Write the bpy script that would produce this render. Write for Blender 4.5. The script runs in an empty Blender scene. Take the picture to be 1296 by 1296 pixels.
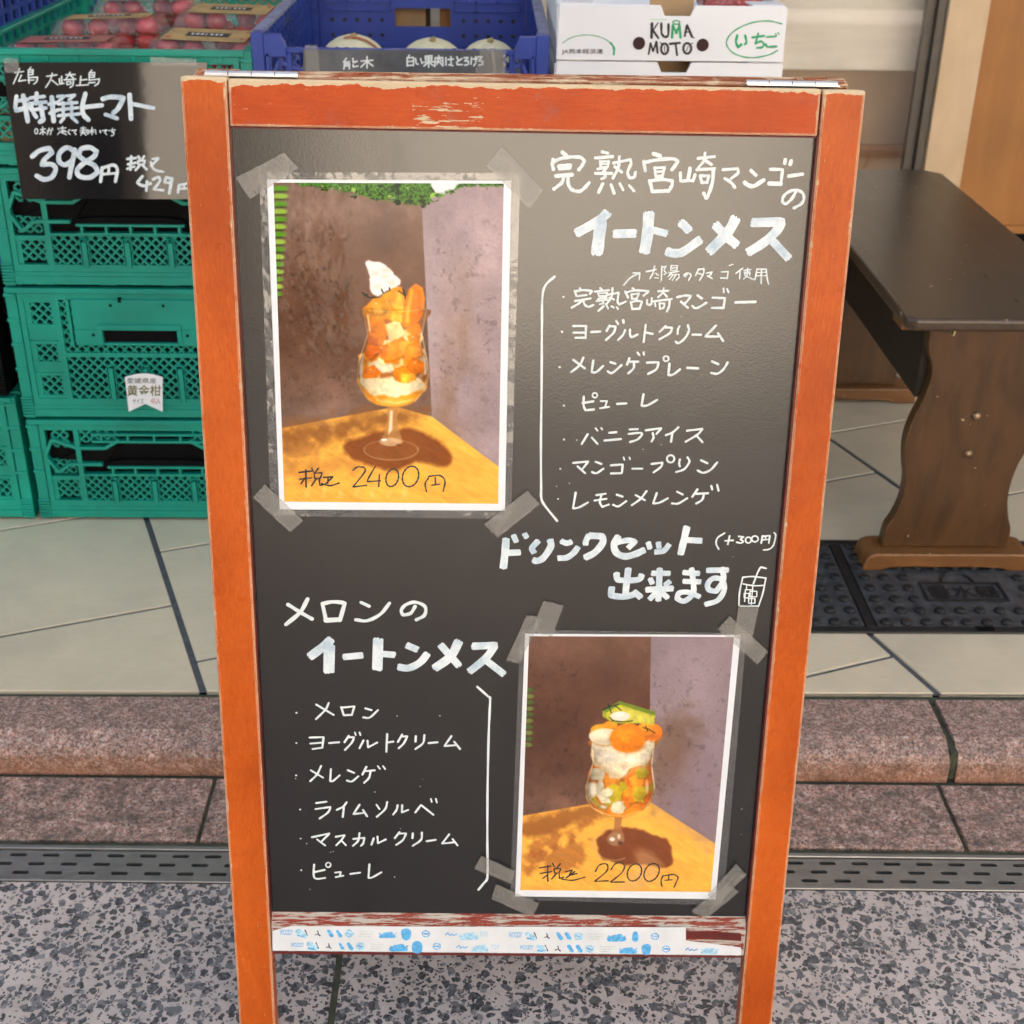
import bpy, bmesh, math, random
import numpy as np
from mathutils import Vector, Matrix
random.seed(7)
S = bpy.context.scene
COL = S.collection
R = math.radians

# ------------------------------------------------------------------ camera
F_PX, C_PX, H = 1706.0, 648.0, 1.25          # focal length in photo px, photo centre, camera height
_p, _r, _y = R(27.8), R(.8), R(1.1)
FW = Vector((math.sin(_y)*math.cos(_p), math.cos(_y)*math.cos(_p), -math.sin(_p)))
_rt = Vector((math.cos(_y), -math.sin(_y), 0)); _up = _rt.cross(FW)
RT = _rt*math.cos(_r) + _up*math.sin(_r); UP = _up*math.cos(_r) - _rt*math.sin(_r)
EYE = Vector((0, 0, H))
cam = bpy.data.objects.new('camera', bpy.data.cameras.new('camera'))
COL.objects.link(cam); S.camera = cam
cam.matrix_world = Matrix(((RT.x, UP.x, -FW.x, EYE.x), (RT.y, UP.y, -FW.y, EYE.y), (RT.z, UP.z, -FW.z, EYE.z), (0, 0, 0, 1)))
cam.data.sensor_width = 36; cam.data.lens = F_PX/1296*36
cam.data.clip_start = .05; cam.data.clip_end = 500
cam.data.dof.use_dof = True; cam.data.dof.focus_distance = 1.3; cam.data.dof.aperture_fstop = 13
S.render.resolution_x = 1024; S.render.resolution_y = 1024

# ------------------------------------------------------------------ light
SUN_EL, SUN_AZ = 36, 25                     # degrees; azimuth of the sun, clockwise from +Y
w = bpy.data.worlds.new('World'); S.world = w; w.use_nodes = True
nt = w.node_tree; nt.nodes.clear()
sky = nt.nodes.new('ShaderNodeTexSky'); sky.sky_type = 'NISHITA'; sky.sun_disc = False
sky.sun_elevation = R(SUN_EL); sky.sun_rotation = R(SUN_AZ)
sky.air_density = 1.0; sky.dust_density = 6.0; sky.ozone_density = 1.0
bg = nt.nodes.new('ShaderNodeBackground'); bg.inputs['Strength'].default_value = .15
out = nt.nodes.new('ShaderNodeOutputWorld')
tint = nt.nodes.new('ShaderNodeMix'); tint.data_type = 'RGBA'; tint.blend_type = 'MULTIPLY'; tint.inputs['Factor'].default_value = 1
tint.inputs['B'].default_value = (1.14, 1.0, .80, 1)        # warm tint multiplied in takes the blue out of the sky
nt.links.new(sky.outputs[0], tint.inputs['A']); nt.links.new(tint.outputs['Result'], bg.inputs[0]); nt.links.new(bg.outputs[0], out.inputs[0])
sun = bpy.data.objects.new('sun', bpy.data.lights.new('sun', 'SUN')); COL.objects.link(sun)
sun.data.energy = 5.0; sun.data.angle = R(.6); sun.data.color = (1, .95, .88)
sd = Vector((math.sin(R(SUN_AZ))*math.cos(R(SUN_EL)), math.cos(R(SUN_AZ))*math.cos(R(SUN_EL)), math.sin(R(SUN_EL))))
sun.rotation_euler = sd.to_track_quat('Z', 'Y').to_euler()
S.view_settings.view_transform = 'Standard'; S.view_settings.look = 'None'
S.view_settings.gamma = 1; S.view_settings.use_curve_mapping = False
S.view_settings.exposure = 1.95

# ------------------------------------------------------------------ helpers
def ray(x, y): return FW + RT*((x-C_PX)/F_PX) - UP*((y-C_PX)/F_PX)
def at_z(x, y, z): d = ray(x, y); return EYE + d*((z-H)/d.z)
def at_y(x, y, Y): d = ray(x, y); return EYE + d*(Y/d.y)

class MB:
    """collects shapes, then links them as ONE mesh object"""
    def __init__(s): s.v = []; s.f = []; s.c = None
    def add(s, vs, fs):
        o = len(s.v); s.v += [tuple(q) for q in vs]; s.f += [tuple(i+o for i in q) for q in fs]; return s
    def box(s, x0, x1, y0, y1, z0, z1, fn=None):
        vs = [(x, y, z) for x in (x0, x1) for y in (y0, y1) for z in (z0, z1)]
        if fn: vs = [fn(*q) for q in vs]
        return s.add(vs, [(0, 1, 3, 2), (4, 6, 7, 5), (0, 4, 5, 1), (2, 3, 7, 6), (0, 2, 6, 4), (1, 5, 7, 3)])
    def prism(s, poly, a, b, fn):
        """poly: 2D outline, extruded between depth a and b; fn(p, q, depth) -> point"""
        n = len(poly)
        vs = [fn(p, q, a) for p, q in poly] + [fn(p, q, b) for p, q in poly]
        return s.add(vs, [tuple(range(n))[::-1], tuple(range(n, 2*n))] + [(i, (i+1) % n, n+(i+1) % n, n+i) for i in range(n)])
    def tube(s, pts, r, n=8):
        pts = [Vector(p) for p in pts]; rings = []
        for i, p in enumerate(pts):
            t = (pts[min(i+1, len(pts)-1)] - pts[max(i-1, 0)]).normalized()
            a = t.orthogonal().normalized(); b = t.cross(a)
            rr = r[i] if isinstance(r, (list, tuple)) else r
            rings.append([p + a*math.cos(2*math.pi*k/n)*rr + b*math.sin(2*math.pi*k/n)*rr for k in range(n)])
        o = []; [o.extend(q) for q in rings]
        fs = [(i*n+k, i*n+(k+1) % n, (i+1)*n+(k+1) % n, (i+1)*n+k) for i in range(len(pts)-1) for k in range(n)]
        fs += [tuple(range(n))[::-1], tuple((len(pts)-1)*n+k for k in range(n))]
        return s.add(o, fs)
    def lathe(s, prof, c, axis=(0, 0, 1), n=24):
        ax = Vector(axis).normalized(); a = ax.orthogonal().normalized(); b = ax.cross(a); c = Vector(c)
        o = []
        for r, h in prof: o += [c + ax*h + a*r*math.cos(2*math.pi*k/n) + b*r*math.sin(2*math.pi*k/n) for k in range(n)]
        m = len(prof)
        fs = [(i*n+k, i*n+(k+1) % n, (i+1)*n+(k+1) % n, (i+1)*n+k) for i in range(m-1) for k in range(n)]
        return s.add(o, fs + [tuple(range(n))[::-1], tuple((m-1)*n+k for k in range(n))])
    def build(s, name, mat, parent=None, bevel=0, seg=2, smooth=False, recalc=True):
        me = bpy.data.meshes.new(name)
        off = Vector(ORG.get(parent.name, (0, 0, 0))) if parent else Vector()
        me.from_pydata([Vector(q)-off for q in s.v], [], s.f)
        if recalc or bevel:
            bm = bmesh.new(); bm.from_mesh(me)
            if recalc: bmesh.ops.recalc_face_normals(bm, faces=bm.faces)
            if bevel:
                ed = [e for e in bm.edges if len(e.link_faces) == 2 and e.calc_face_angle(0) > .5]
                bmesh.ops.bevel(bm, geom=ed, offset=bevel, segments=seg, affect='EDGES', profile=.5)
            bm.to_mesh(me); bm.free()
        if smooth:
            for p in me.polygons: p.use_smooth = True
        me.materials.append(mat)
        o = bpy.data.objects.new(name, me); COL.objects.link(o)
        if parent: o.parent = parent; ORG[o.name] = ORG.get(parent.name, (0, 0, 0))
        return o
ORG = {}
def tag(o, label=None, cat=None, group=None, kind=None):
    if label: o['label'] = label
    if cat: o['category'] = cat
    if group: o['group'] = group
    if kind: o['kind'] = kind
    return o
def thing(name, label, cat, loc=(0, 0, 0), group=None):
    o = bpy.data.objects.new(name, None); COL.objects.link(o); o.empty_display_size = .05
    o.location = loc; ORG[o.name] = tuple(loc)
    return tag(o, label, cat, group)
def dup(root, loc, label, group=None):
    r = root.copy(); COL.objects.link(r); r.location = loc; r['label'] = label
    if group: r['group'] = group
    for ch in list(root.children):
        c = ch.copy(); COL.objects.link(c); c.parent = r
        for g in ch.children:
            q = g.copy(); COL.objects.link(q); q.parent = c
    return r

# ------------------------------------------------------------------ materials
class NT:
    def __init__(s, name):
        s.m = bpy.data.materials.new(name); s.m.use_nodes = True; s.t = s.m.node_tree
        s.b = s.t.nodes['Principled BSDF']; s.o = s.t.nodes['Material Output']
    def n(s, typ, **kw):
        q = s.t.nodes.new('ShaderNode'+typ)
        for k, v in kw.items():
            if k.startswith('i_'):
                k = k[2:]; k = int(k) if k.isdigit() else k
                s.put(q.inputs[k], v)
            else: setattr(q, k, v)
        return q
    def put(s, inp, v):
        if isinstance(v, bpy.types.NodeSocket): s.t.links.new(v, inp)
        elif isinstance(v, (tuple, list)) and len(v) == 3 and inp.type == 'RGBA': inp.default_value = (*v, 1)
        else: inp.default_value = v
    def set(s, **kw):
        for k, v in kw.items(): s.put(s.b.inputs[k.replace('_', ' ')], v)
    def co(s, scale=(1, 1, 1), rot=(0, 0, 0), out='Object'):
        t = s.n('TexCoord'); mp = s.n('Mapping', i_Vector=t.outputs[out]); mp.inputs['Scale'].default_value = scale; mp.inputs['Rotation'].default_value = rot
        return mp.outputs[0]
    def noise(s, co, scale, detail=4, rough=.55, dist=0, out='Fac'):
        return s.n('TexNoise', i_Vector=co, i_Scale=scale, i_Detail=detail, i_Roughness=rough, i_Distortion=dist).outputs[out]
    def ramp(s, fac, *stops, interp='LINEAR'):
        q = s.n('ValToRGB', i_Fac=fac); e = q.color_ramp.elements; q.color_ramp.interpolation = interp
        while len(e) < len(stops): e.new(.5)
        for el, (p, c) in zip(e, stops):
            el.position = p; el.color = (*c, 1) if isinstance(c, tuple) else (c, c, c, 1)
        return q.outputs[0]
    def mix(s, f, a, b, blend='MIX'):
        q = s.n('Mix', data_type='RGBA', blend_type=blend)
        s.put(q.inputs['Factor'], f); s.put(q.inputs['A'], a); s.put(q.inputs['B'], b)
        return q.outputs['Result']
    def math(s, op, a, b=0., clamp=False):
        q = s.n('Math', operation=op, use_clamp=clamp, i_0=a, i_1=b); return q.outputs[0]
    def bump(s, h, strength=.3, dist=.001):
        s.put(s.b.inputs['Normal'], s.n('Bump', i_Height=h, i_Strength=strength, i_Distance=dist).outputs[0])

def plain(name, col, rough=.5, var=.12, scale=30, spec=.5, metal=0, bump=.0, bscale=200):
    m = NT(name); co = m.co(); f = m.noise(co, scale)
    a = tuple(max(0, c*(1-var)) for c in col); b = tuple(min(1, c*(1+var)) for c in col)
    m.set(Base_Color=m.mix(m.ramp(f, (.3, 0.), (.7, 1.)), a, b), Roughness=rough, Metallic=metal)
    m.b.inputs['Specular IOR Level'].default_value = spec
    if bump: m.bump(m.noise(co, bscale), bump)
    return m.m

def painted_wood(name, c0, c1, grain=(1, 1, 1), chip=.5, radius=.003, wear=0., haze=0., spots=.72, top=0., bottom=0., patch=None, rawc=((.52, .36, .19), (.74, .62, .44))):
    """paint with grain, chipped to raw wood along the edges"""
    m = NT(name); co = m.co(); g = m.co(scale=grain)
    col = m.mix(m.ramp(m.noise(g, 60, 6, .6), (.3, 0.), (.7, 1.)), c0, c1)
    col = m.mix(m.ramp(m.noise(co, 7, 3), (.35, 0.), (.75, .75)), col, tuple(x*.66 for x in c0))
    if haze:                                   # bluish scuffed stains
        hz = m.math('MULTIPLY', m.ramp(m.noise(co, 14, 5, .7), (.56, 0.), (.72, 1.)), haze)
        col = m.mix(hz, col, (.22, .17, .19))
    fine = m.ramp(m.noise(g, 350, 4, .7), (.35, 0.), (.65, 1.))
    fade = m.ramp(m.noise(m.co(scale=tuple(max(.25, q*.12) for q in grain)), 9, 5, .6, .4), (.42, 0.), (.72, .55))
    col = m.mix(fade, col, tuple(min(1, x*1.25+.012) for x in c1))          # sun-bleached streaks
    col = m.mix(m.math('MULTIPLY', fine, .27), col, tuple(x*.5 for x in c0))
    geo = m.n('NewGeometry'); bv = m.n('Bevel', samples=6, i_Radius=radius)
    d = m.n('VectorMath', operation='DOT_PRODUCT', i_0=geo.outputs['Normal'], i_1=bv.outputs[0]).outputs['Value']
    edge = m.math('MULTIPLY', m.math('SUBTRACT', 1, d), 16.)
    rag = m.math('ADD', m.math('MULTIPLY', m.noise(co, 38, 3, .6), 1.1), m.math('MULTIPLY', m.noise(co, 220, 4, .7), .9))
    msk = m.ramp(m.math('ADD', m.math('MULTIPLY', m.math('MINIMUM', edge, 1.), chip), rag), (.0, 0.), (1., 0.), interp='LINEAR')
    raw = m.math('GREATER_THAN', m.math('ADD', m.math('MULTIPLY', m.math('MINIMUM', edge, 1.), chip), rag), 1.32)
    raw = m.math('MULTIPLY', raw, m.math('GREATER_THAN', edge, .02))
    sp = m.math('GREATER_THAN', m.noise(g, 95, 3, .6), spots)
    raw = m.math('MAXIMUM', raw, sp)
    if top or bottom:                          # paint gone in a ragged band along the top or bottom edge
        gx = m.n('SeparateXYZ', i_0=m.n('TexCoord').outputs['Generated'])
        rn = m.math('ADD', m.math('MULTIPLY', m.noise(m.co(scale=(1, .15, .15)), 26, 5, .65), 1.5), m.math('MULTIPLY', m.noise(co, 120, 3, .6), .5))
        if top: raw = m.math('MAXIMUM', raw, m.math('LESS_THAN', m.math('SUBTRACT', 1, gx.outputs[2]), m.math('MULTIPLY', m.math('SUBTRACT', rn, .45), top)))
        if bottom: raw = m.math('MAXIMUM', raw, m.math('LESS_THAN', gx.outputs[2], m.math('MULTIPLY', m.math('SUBTRACT', rn, .92), bottom)))
        if patch:
            x0, x1, z0, z1 = patch
            ins = m.math('MULTIPLY', m.math('MULTIPLY', m.math('GREATER_THAN', gx.outputs[0], x0), m.math('LESS_THAN', gx.outputs[0], x1)), m.math('MULTIPLY', m.math('GREATER_THAN', gx.outputs[2], z0), m.math('LESS_THAN', gx.outputs[2], z1)))
            raw = m.math('MAXIMUM', raw, m.math('MULTIPLY', ins, m.math('GREATER_THAN', m.noise(m.co(scale=(.35, 3, 3)), 130, 4, .7), .56)))
    if wear:
        wr = m.math('GREATER_THAN', m.noise(m.co(scale=grain), 45, 6, .75), 1-wear)
        raw = m.math('MAXIMUM', raw, wr)
    rawc = m.mix(m.noise(g, 120), *rawc)
    m.set(Base_Color=m.mix(raw, col, rawc), Roughness=m.math('ADD', m.ramp(m.noise(co, 30, 4), (.3, .24), (.7, .36)), m.math('MULTIPLY', raw, .4)))
    m.b.inputs['Specular IOR Level'].default_value = .24
    m.bump(m.math('SUBTRACT', m.math('MULTIPLY', fine, .15), m.math('MULTIPLY', raw, .6)), .5, .0008)
    return m.m

def wood(name, c0, c1, grain=(1, 1, 12), rough=.5, scale=12, wear=True):
    m = NT(name); g = m.co(scale=grain)
    f = m.noise(g, scale, 7, .6, .6)
    col = m.mix(m.ramp(f, (.3, 0.), (.7, 1.)), c0, c1)
    col = m.mix(m.math('MULTIPLY', m.ramp(m.noise(m.co(), 5, 3), (.4, 0.), (.7, 1.)), .35), col, tuple(x*.6 for x in c0))
    if wear:
        geo = m.n('NewGeometry'); bv = m.n('Bevel', samples=4, i_Radius=.004)
        d = m.n('VectorMath', operation='DOT_PRODUCT', i_0=geo.outputs['Normal'], i_1=bv.outputs[0]).outputs['Value']
        e = m.math('MULTIPLY', m.math('MULTIPLY', m.math('SUBTRACT', 1, d), 5, True), m.ramp(m.noise(m.co(), 60), (.45, 0.), (.6, 1.)))
        col = m.mix(m.math('MULTIPLY', e, .8), col, tuple(min(1, x*2.6+.02) for x in c1))
        sp = m.math('GREATER_THAN', m.noise(m.co(), 70, 2), .74)
        col = m.mix(sp, col, (.42, .32, .2))
    m.set(Base_Color=col, Roughness=m.ramp(f, (0., rough-.08), (1., rough+.1)))
    m.bump(m.noise(g, scale*8, 4), .15, .0006)
    return m.m

V_GRAIN, H_GRAIN = (8, 8, 1), (1, 8, 8)
M = {}
M['stile'] = painted_wood('orange stile paint', (.46, .062, .003), (.62, .122, .007), V_GRAIN, .80, .0034, top=.006, spots=.735)
M['rail'] = painted_wood('orange rail paint', (.47, .050, .002), (.60, .088, .004), H_GRAIN, .95, .0035, haze=.7, spots=.735, top=.20, bottom=.16, patch=(.31, .43, .12, .62))
M['rear'] = painted_wood('worn brown paint', (.24, .04, .012), (.36, .075, .02), (.6, 5, 5), .6, .003, wear=.46)
M['ledge'] = painted_wood('worn red paint', (.22, .02, .012), (.34, .05, .02), (.5, 7, 7), .9, .003, wear=.50, rawc=((.36, .30, .25), (.62, .57, .50)))
M['redwood'] = plain('dark red lacquer', (.13, .012, .008), .4, .3)
def chalkboard():
    m = NT('chalkboard'); co = m.co()
    sm = m.ramp(m.noise(m.co(scale=(1, 1, .45)), 5.5, 6, .62, .8), (.52, 0.), (.82, 1.))
    fine = m.noise(co, 420, 3, .6)
    col = m.mix(m.math('MULTIPLY', sm, .24), (.006, .006, .0066), (.075, .08, .085))
    dots = m.math('GREATER_THAN', m.noise(co, 150, 2, .5), .775)
    dots = m.math('MULTIPLY', dots, m.math('GREATER_THAN', m.noise(co, 9, 2), .54))
    col = m.mix(m.math('MULTIPLY', dots, .55), col, (.5, .5, .5))
    m.set(Base_Color=col, Roughness=m.ramp(sm, (0., .20), (1., .32)))
    m.b.inputs['Specular IOR Level'].default_value = .85
    m.bump(fine, .12, .0004); return m.m
M['board'] = chalkboard()
def paint(name, c0, c1, rough=.45, sc=90):
    m = NT(name); f = m.noise(m.co(), sc, 5, .7)
    m.set(Base_Color=m.mix(m.ramp(f, (.42, 0.), (.68, 1.)), c1, c0), Roughness=rough); m.bump(f, .25, .0003); return m.m
M['marker'] = paint('white marker', (.66, .73, .73), (.74, .79, .79))
M['brush'] = paint('pale brush paint', (.40, .52, .61), (.74, .80, .82), sc=48)
M['ink'] = plain('black marker ink', (.012, .009, .009), .35)
M['steel'] = plain('hinge steel', (.62, .63, .66), .32, .1, metal=.85)
def clear(name, tint=(1, 1, 1), gloss=.10, rough=.06, haze=.0, hazecol=(.8, .8, .8), bs=30, bd=.02, bstr=.25, ior=1.45):
    """clear film: mostly transparent, with a fresnel sheen"""
    m = NT(name); co = m.co()
    tr = m.n('BsdfTransparent', i_Color=tint); gl = m.n('BsdfGlossy', i_Roughness=rough)
    h = m.noise(co, bs, 4, .6)
    bp = m.n('Bump', i_Height=h, i_Strength=bstr, i_Distance=bd); m.put(gl.inputs['Normal'], bp.outputs[0])
    fc = m.n('LayerWeight', i_Blend=.5, i_Normal=bp.outputs[0]).outputs['Facing']
    f0 = ((ior-1)/(ior+1))**2 + gloss
    f = m.math('ADD', m.math('MULTIPLY', m.math('POWER', fc, 5.), 1-f0), f0, True)
    a = m.n('MixShader', i_0=f, i_1=tr.outputs[0], i_2=gl.outputs[0])
    if haze:
        df = m.n('BsdfDiffuse', i_Color=hazecol)
        hz = m.math('MULTIPLY', m.ramp(m.noise(co, bs*7, 4, .7), (.3, .62), (.7, 1.)), haze, True)
        a = m.n('MixShader', i_0=hz, i_1=a.outputs[0], i_2=df.outputs[0])
    m.t.links.new(a.outputs[0], m.o.inputs['Surface']); return m.m
M['film'] = clear('laminate film', gloss=.0, rough=.05, bs=16, bd=.006, bstr=.35, ior=1.27)
M['sleeve'] = clear('laminate border', gloss=.045, rough=.12, haze=.13, hazecol=(.42, .43, .44), bs=10, bd=.02, bstr=.5)
M['tape'] = clear('matt clear tape', gloss=.02, rough=.3, haze=.38, hazecol=(.48, .45, .40), bs=80, bd=.003, bstr=.6)
M['pack'] = clear('clear plastic pack', gloss=.05, rough=.06, haze=.03, hazecol=(.7, .7, .72), bs=55, bd=.012, bstr=.8)
M['glass'] = clear('window glass', gloss=.02, rough=.0, bs=2, bd=.001, bstr=.02, ior=1.5)
M['shiny_film'] = clear('glossy laminate film', gloss=.0, rough=.05, bs=13, bd=.012, bstr=.45, ior=1.58)
M['paper'] = plain('white print paper', (.80, .82, .85), .5, .02)
def vcol(name, rough=.4):
    m = NT(name); a = m.n('VertexColor', layer_name='Col'); m.set(Base_Color=a.outputs[0], Roughness=rough); m.b.inputs['Specular IOR Level'].default_value = .1; return m.m
M['print'] = vcol('printed picture')
M['green'] = plain('green crate plastic', (.003, .285, .205), .36, .22, 7, bump=.06, bscale=120)
M['blue'] = plain('blue crate plastic', (.022, .052, .30), .42, .15, 9)
M['bluerim'] = plain('scuffed blue rim', (.22, .24, .37), .6, .4, 60)
M['blackp'] = plain('black plastic', (.004, .004, .0045), .6, .2, spec=.08)
M['card'] = plain('black glossy card', (.010, .010, .011), .09, .2, bump=.25, bscale=14)
M['strip'] = plain('grey card strip', (.10, .105, .115), .16, .25, bump=.05, bscale=20)
M['carton'] = plain('white carton', (.80, .80, .82), .6, .03, 8)
M['kraft'] = plain('brown kraft board', (.42, .27, .14), .8, .12, 10)
M['cgreen'] = plain('green print ink', (.03, .36, .15), .6, .1)
M['cblack'] = plain('dark print ink', (.02, .02, .025), .6, .2, 60)
M['dark'] = plain('dark hole', (.03, .004, .006), .7, .2)
M['tomato'] = plain('tomato skin', (.42, .014, .016), .2, .35, 14)
M['melon'] = plain('pale melon skin', (.72, .66, .44), .55, .1, 25, bump=.3, bscale=90)
M['stalk'] = plain('dry stalk', (.40, .30, .14), .8, .3, 60)
M['redtape'] = plain('reddish label', (.42, .13, .06), .5, .2)
M['iron'] = plain('cast iron', (.055, .058, .063), .38, .5, 60, bump=.35, bscale=260)
M['ironblk'] = plain('black iron', (.010, .010, .011), .5, .3, 60)
M['stainless'] = plain('dull stainless steel', (.36, .35, .34), .36, .12, 25, metal=.8)
M['benchtop'] = wood('dark bench top', (.045, .027, .016), (.072, .045, .027), (2, .3, 2), .30, 20)
M['benchleg'] = wood('brown bench leg', (.052, .022, .006), (.115, .050, .013), (3, 3, .8), .36, 9)
M['foot'] = wood('orange brown foot', (.14, .055, .014), (.22, .09, .024), (1, 4, 4), .42, 12)
M['bolt'] = plain('bronze bolt', (.30, .20, .12), .3, .2, metal=.7)
M['post'] = wood('bare pale wood', (.58, .40, .23), (.69, .51, .33), (2, 2, .5), .6, 8, False)
M['panel'] = wood('orange plywood', (.31, .118, .02), (.40, .165, .036), (2.5, 2, .35), .5, 6, False)
M['frame'] = plain('dark bronze frame', (.085, .068, .052), .45, .1)
M['pale'] = wood('pale display plank', (.66, .58, .46), (.80, .73, .60), (.25, 1, 3), .5, 7, False)
M['tan'] = wood('tan board', (.36, .23, .12), (.44, .29, .16), (1, 1, .5), .6, 6, False)
M['plaster'] = plain('pale plaster', (.62, .59, .54), .8, .06, 3)
M['moss'] = plain('mossy mortar', (.055, .062, .040), .9, .5, 40, bump=.6, bscale=150)

def pavement_mat():
    m = NT('exposed aggregate'); co0 = m.co()
    wv = m.n('TexNoise', i_Vector=co0, i_Scale=95, i_Detail=4)
    co = m.n('VectorMath', operation='ADD', i_0=co0, i_1=m.n('VectorMath', operation='SCALE', i_0=m.n('VectorMath', operation='SUBTRACT', i_0=wv.outputs['Color'], i_1=(.5, .5, .5)).outputs[0], i_Scale=.008).outputs[0]).outputs[0]
    base = m.mix(m.noise(co0, 9, 5, .6), (.53, .46, .435), (.63, .555, .525))
    base = m.mix(m.math('MULTIPLY', m.noise(co0, 700, 2), .35), base, (.26, .23, .235))
    base = m.mix(m.math('MULTIPLY', m.ramp(m.noise(co0, 26, 6, .75), (.45, 0.), (.75, 1.)), .6), base, (.28, .24, .22))
    base = m.mix(m.math('MULTIPLY', m.ramp(m.noise(co0, 3.2, 6, .7), (.5, 0.), (.72, 1.)), .35), base, (.24, .20, .18))
    hgt = None; col = base
    for sc, thr, lo, st in ((50, .30, .08, (1, 1.2, 1)), (62, .34, .08, (1.3, .95, 1)), (84, .38, .08, (1, 1.3, 1)), (118, .36, .07, (1.2, 1, 1)), (200, .32, .07, (1.2, 1, 1))):
        mp = m.n('Mapping', i_Vector=co); mp.inputs['Scale'].default_value = st; mp.inputs['Location'].default_value = (sc*.37, sc*.11, 0); mp.inputs['Rotation'].default_value = (0, 0, sc)
        v2 = m.n('TexVoronoi', i_Vector=mp.outputs[0], i_Scale=sc, voronoi_dimensions='2D')
        de = m.n('TexVoronoi', i_Vector=mp.outputs[0], i_Scale=sc, feature='DISTANCE_TO_EDGE', voronoi_dimensions='2D')
        sp = m.n('SeparateColor', i_0=v2.outputs['Color'])
        has = m.math('LESS_THAN', sp.outputs[0], thr)
        lim = m.math('ADD', lo, m.math('MULTIPLY', sp.outputs[1], .16))
        inn = m.math('MULTIPLY', m.math('MULTIPLY', has, m.math('GREATER_THAN', de.outputs['Distance'], lim)), m.math('LESS_THAN', v2.outputs['Distance'], m.math('ADD', .38, m.math('MULTIPLY', sp.outputs[1], .18))))
        sc_ = m.ramp(sp.outputs[2], (0., (.020, .020, .021)), (.45, (.052, .053, .058)), (.75, (.115, .116, .128)), (1., (.26, .25, .255)))
        sc_ = m.mix(m.ramp(m.noise(co0, 230, 4, .75), (.42, .0), (.68, .75)), sc_, (.19, .20, .225))
        col = m.mix(inn, col, sc_); hgt = inn if hgt is None else m.math('MAXIMUM', hgt, inn)
    m.set(Base_Color=col, Roughness=m.math('SUBTRACT', .8, m.math('MULTIPLY', hgt, .35)))
    m.bump(m.math('ADD', m.math('MULTIPLY', hgt, .6), m.math('MULTIPLY', m.noise(co0, 500, 3), .5)), .55, .0015); return m.m
M['pavement'] = pavement_mat()
def granite(name, dirt):
    m = NT(name); co = m.co()
    a = m.noise(co, 165, 5, .8); b = m.noise(co, 280, 4, .75); c = m.noise(co, 38, 6, .75)
    col = m.ramp(a, (.38, (.15, .09, .075)), (.46, (.45, .245, .19)), (.54, (.55, .365, .305)), (.62, (.64, .55, .51)))
    col = m.mix(m.ramp(b, (.53, 0.), (.57, .9)), col, (.045, .04, .04))
    col = m.mix(m.math('MULTIPLY', m.ramp(c, (.38, 0.), (.66, 1.)), dirt), col, (.07, .058, .052))
    sx = m.n('SeparateXYZ', i_0=co)
    face = m.math('MULTIPLY', m.ramp(m.math('ADD', sx.outputs[2], m.math('MULTIPLY', m.noise(co, 60), .012)), (.0, 1.), (.048, 0.)), .55)  # orange towards the kerb foot: dirt stain plus painted tone of the light
    if name == 'kerb granite': col = m.mix(face, col, (.36, .13, .045))
    gr = m.ramp(m.noise(co, 16, 7, .78, .3), (.52, 0.), (.70, 1.))            # grime and algae blotches
    col = m.mix(m.math('MULTIPLY', gr, .75*dirt), col, (.060, .052, .040))
    m.set(Base_Color=col, Roughness=.62); m.bump(m.math('ADD', a, b), .35, .0012); return m.m
M['kerb'] = granite('kerb granite', .72)
M['gutter'] = granite('gutter granite', .95)
def tile_mat():
    m = NT('beige floor tile'); co = m.co()
    col = m.mix(m.ramp(m.noise(co, 11, 6, .65), (.35, 0.), (.7, 1.)), (.61, .535, .395), (.67, .58, .425))
    col = m.mix(m.math('MULTIPLY', m.ramp(m.noise(m.co(scale=(1, 2.5, 1), rot=(0, 0, .3)), 40, 5, .7), (.45, 0.), (.75, 1.)), .35), col, (.60, .46, .26))
    col = m.mix(m.math('MULTIPLY', m.ramp(m.noise(co, 4, 4), (.5, 0.), (.75, 1.)), .45), col, (.31, .28, .235))
    col = m.mix(m.math('GREATER_THAN', m.noise(co, 55, 3), .775), col, (.22, .2, .17))
    m.set(Base_Color=col, Roughness=.42); m.bump(m.noise(co, 60, 4), .12, .001); return m.m
M['tile'] = tile_mat()
M['grout'] = plain('dark grout', (.075, .082, .092), .85, .3, 60, bump=.5, bscale=300)
M['asphalt'] = plain('asphalt', (.06, .06, .062), .85, .3, 200, bump=.4, bscale=300)

# ------------------------------------------------------------------ ground
TZ = .055
def strip_y(x, ya, yb, xa=-.70, xb=.75): return ya + (yb-ya)*(x-xa)/(xb-xa)
def line(pa, pb):
    """Y of a straight ground line at any x, from two points of it"""
    return lambda x: pa[1] + (pb[1]-pa[1])*(x-pa[0])/(pb[0]-pa[0])
L_base = line(at_z(0, 978, 0), at_z(1296, 990, 0))
L_gt = line(at_z(0, 1070, 0), at_z(1296, 1084, 0))
L_gb = line(at_z(0, 1116, 0), at_z(1296, 1130, 0))
L_edge = line((-.735, 1.679), (.816, 1.676))
X0, X1 = -6., 6.
b = MB()
b.add([(-40, -3, 0), (40, -3, 0), (40, L_gb(40)-.0, 0), (-40, L_gb(-40), 0)], [(0, 1, 2, 3)])
tag(b.build('pavement', M['pavement'], recalc=False), kind='structure')
b = MB(); b.add([(-60, -60, -.12), (60, -60, -.12), (60, 40, -.12), (-60, 40, -.12)], [(0, 1, 2, 3)])
b.add([(-40, -3, -.12), (40, -3, -.12), (40, -3, 0), (-40, -3, 0)], [(0, 1, 2, 3)])
tag(b.build('road', M['asphalt'], recalc=False), kind='structure')
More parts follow.
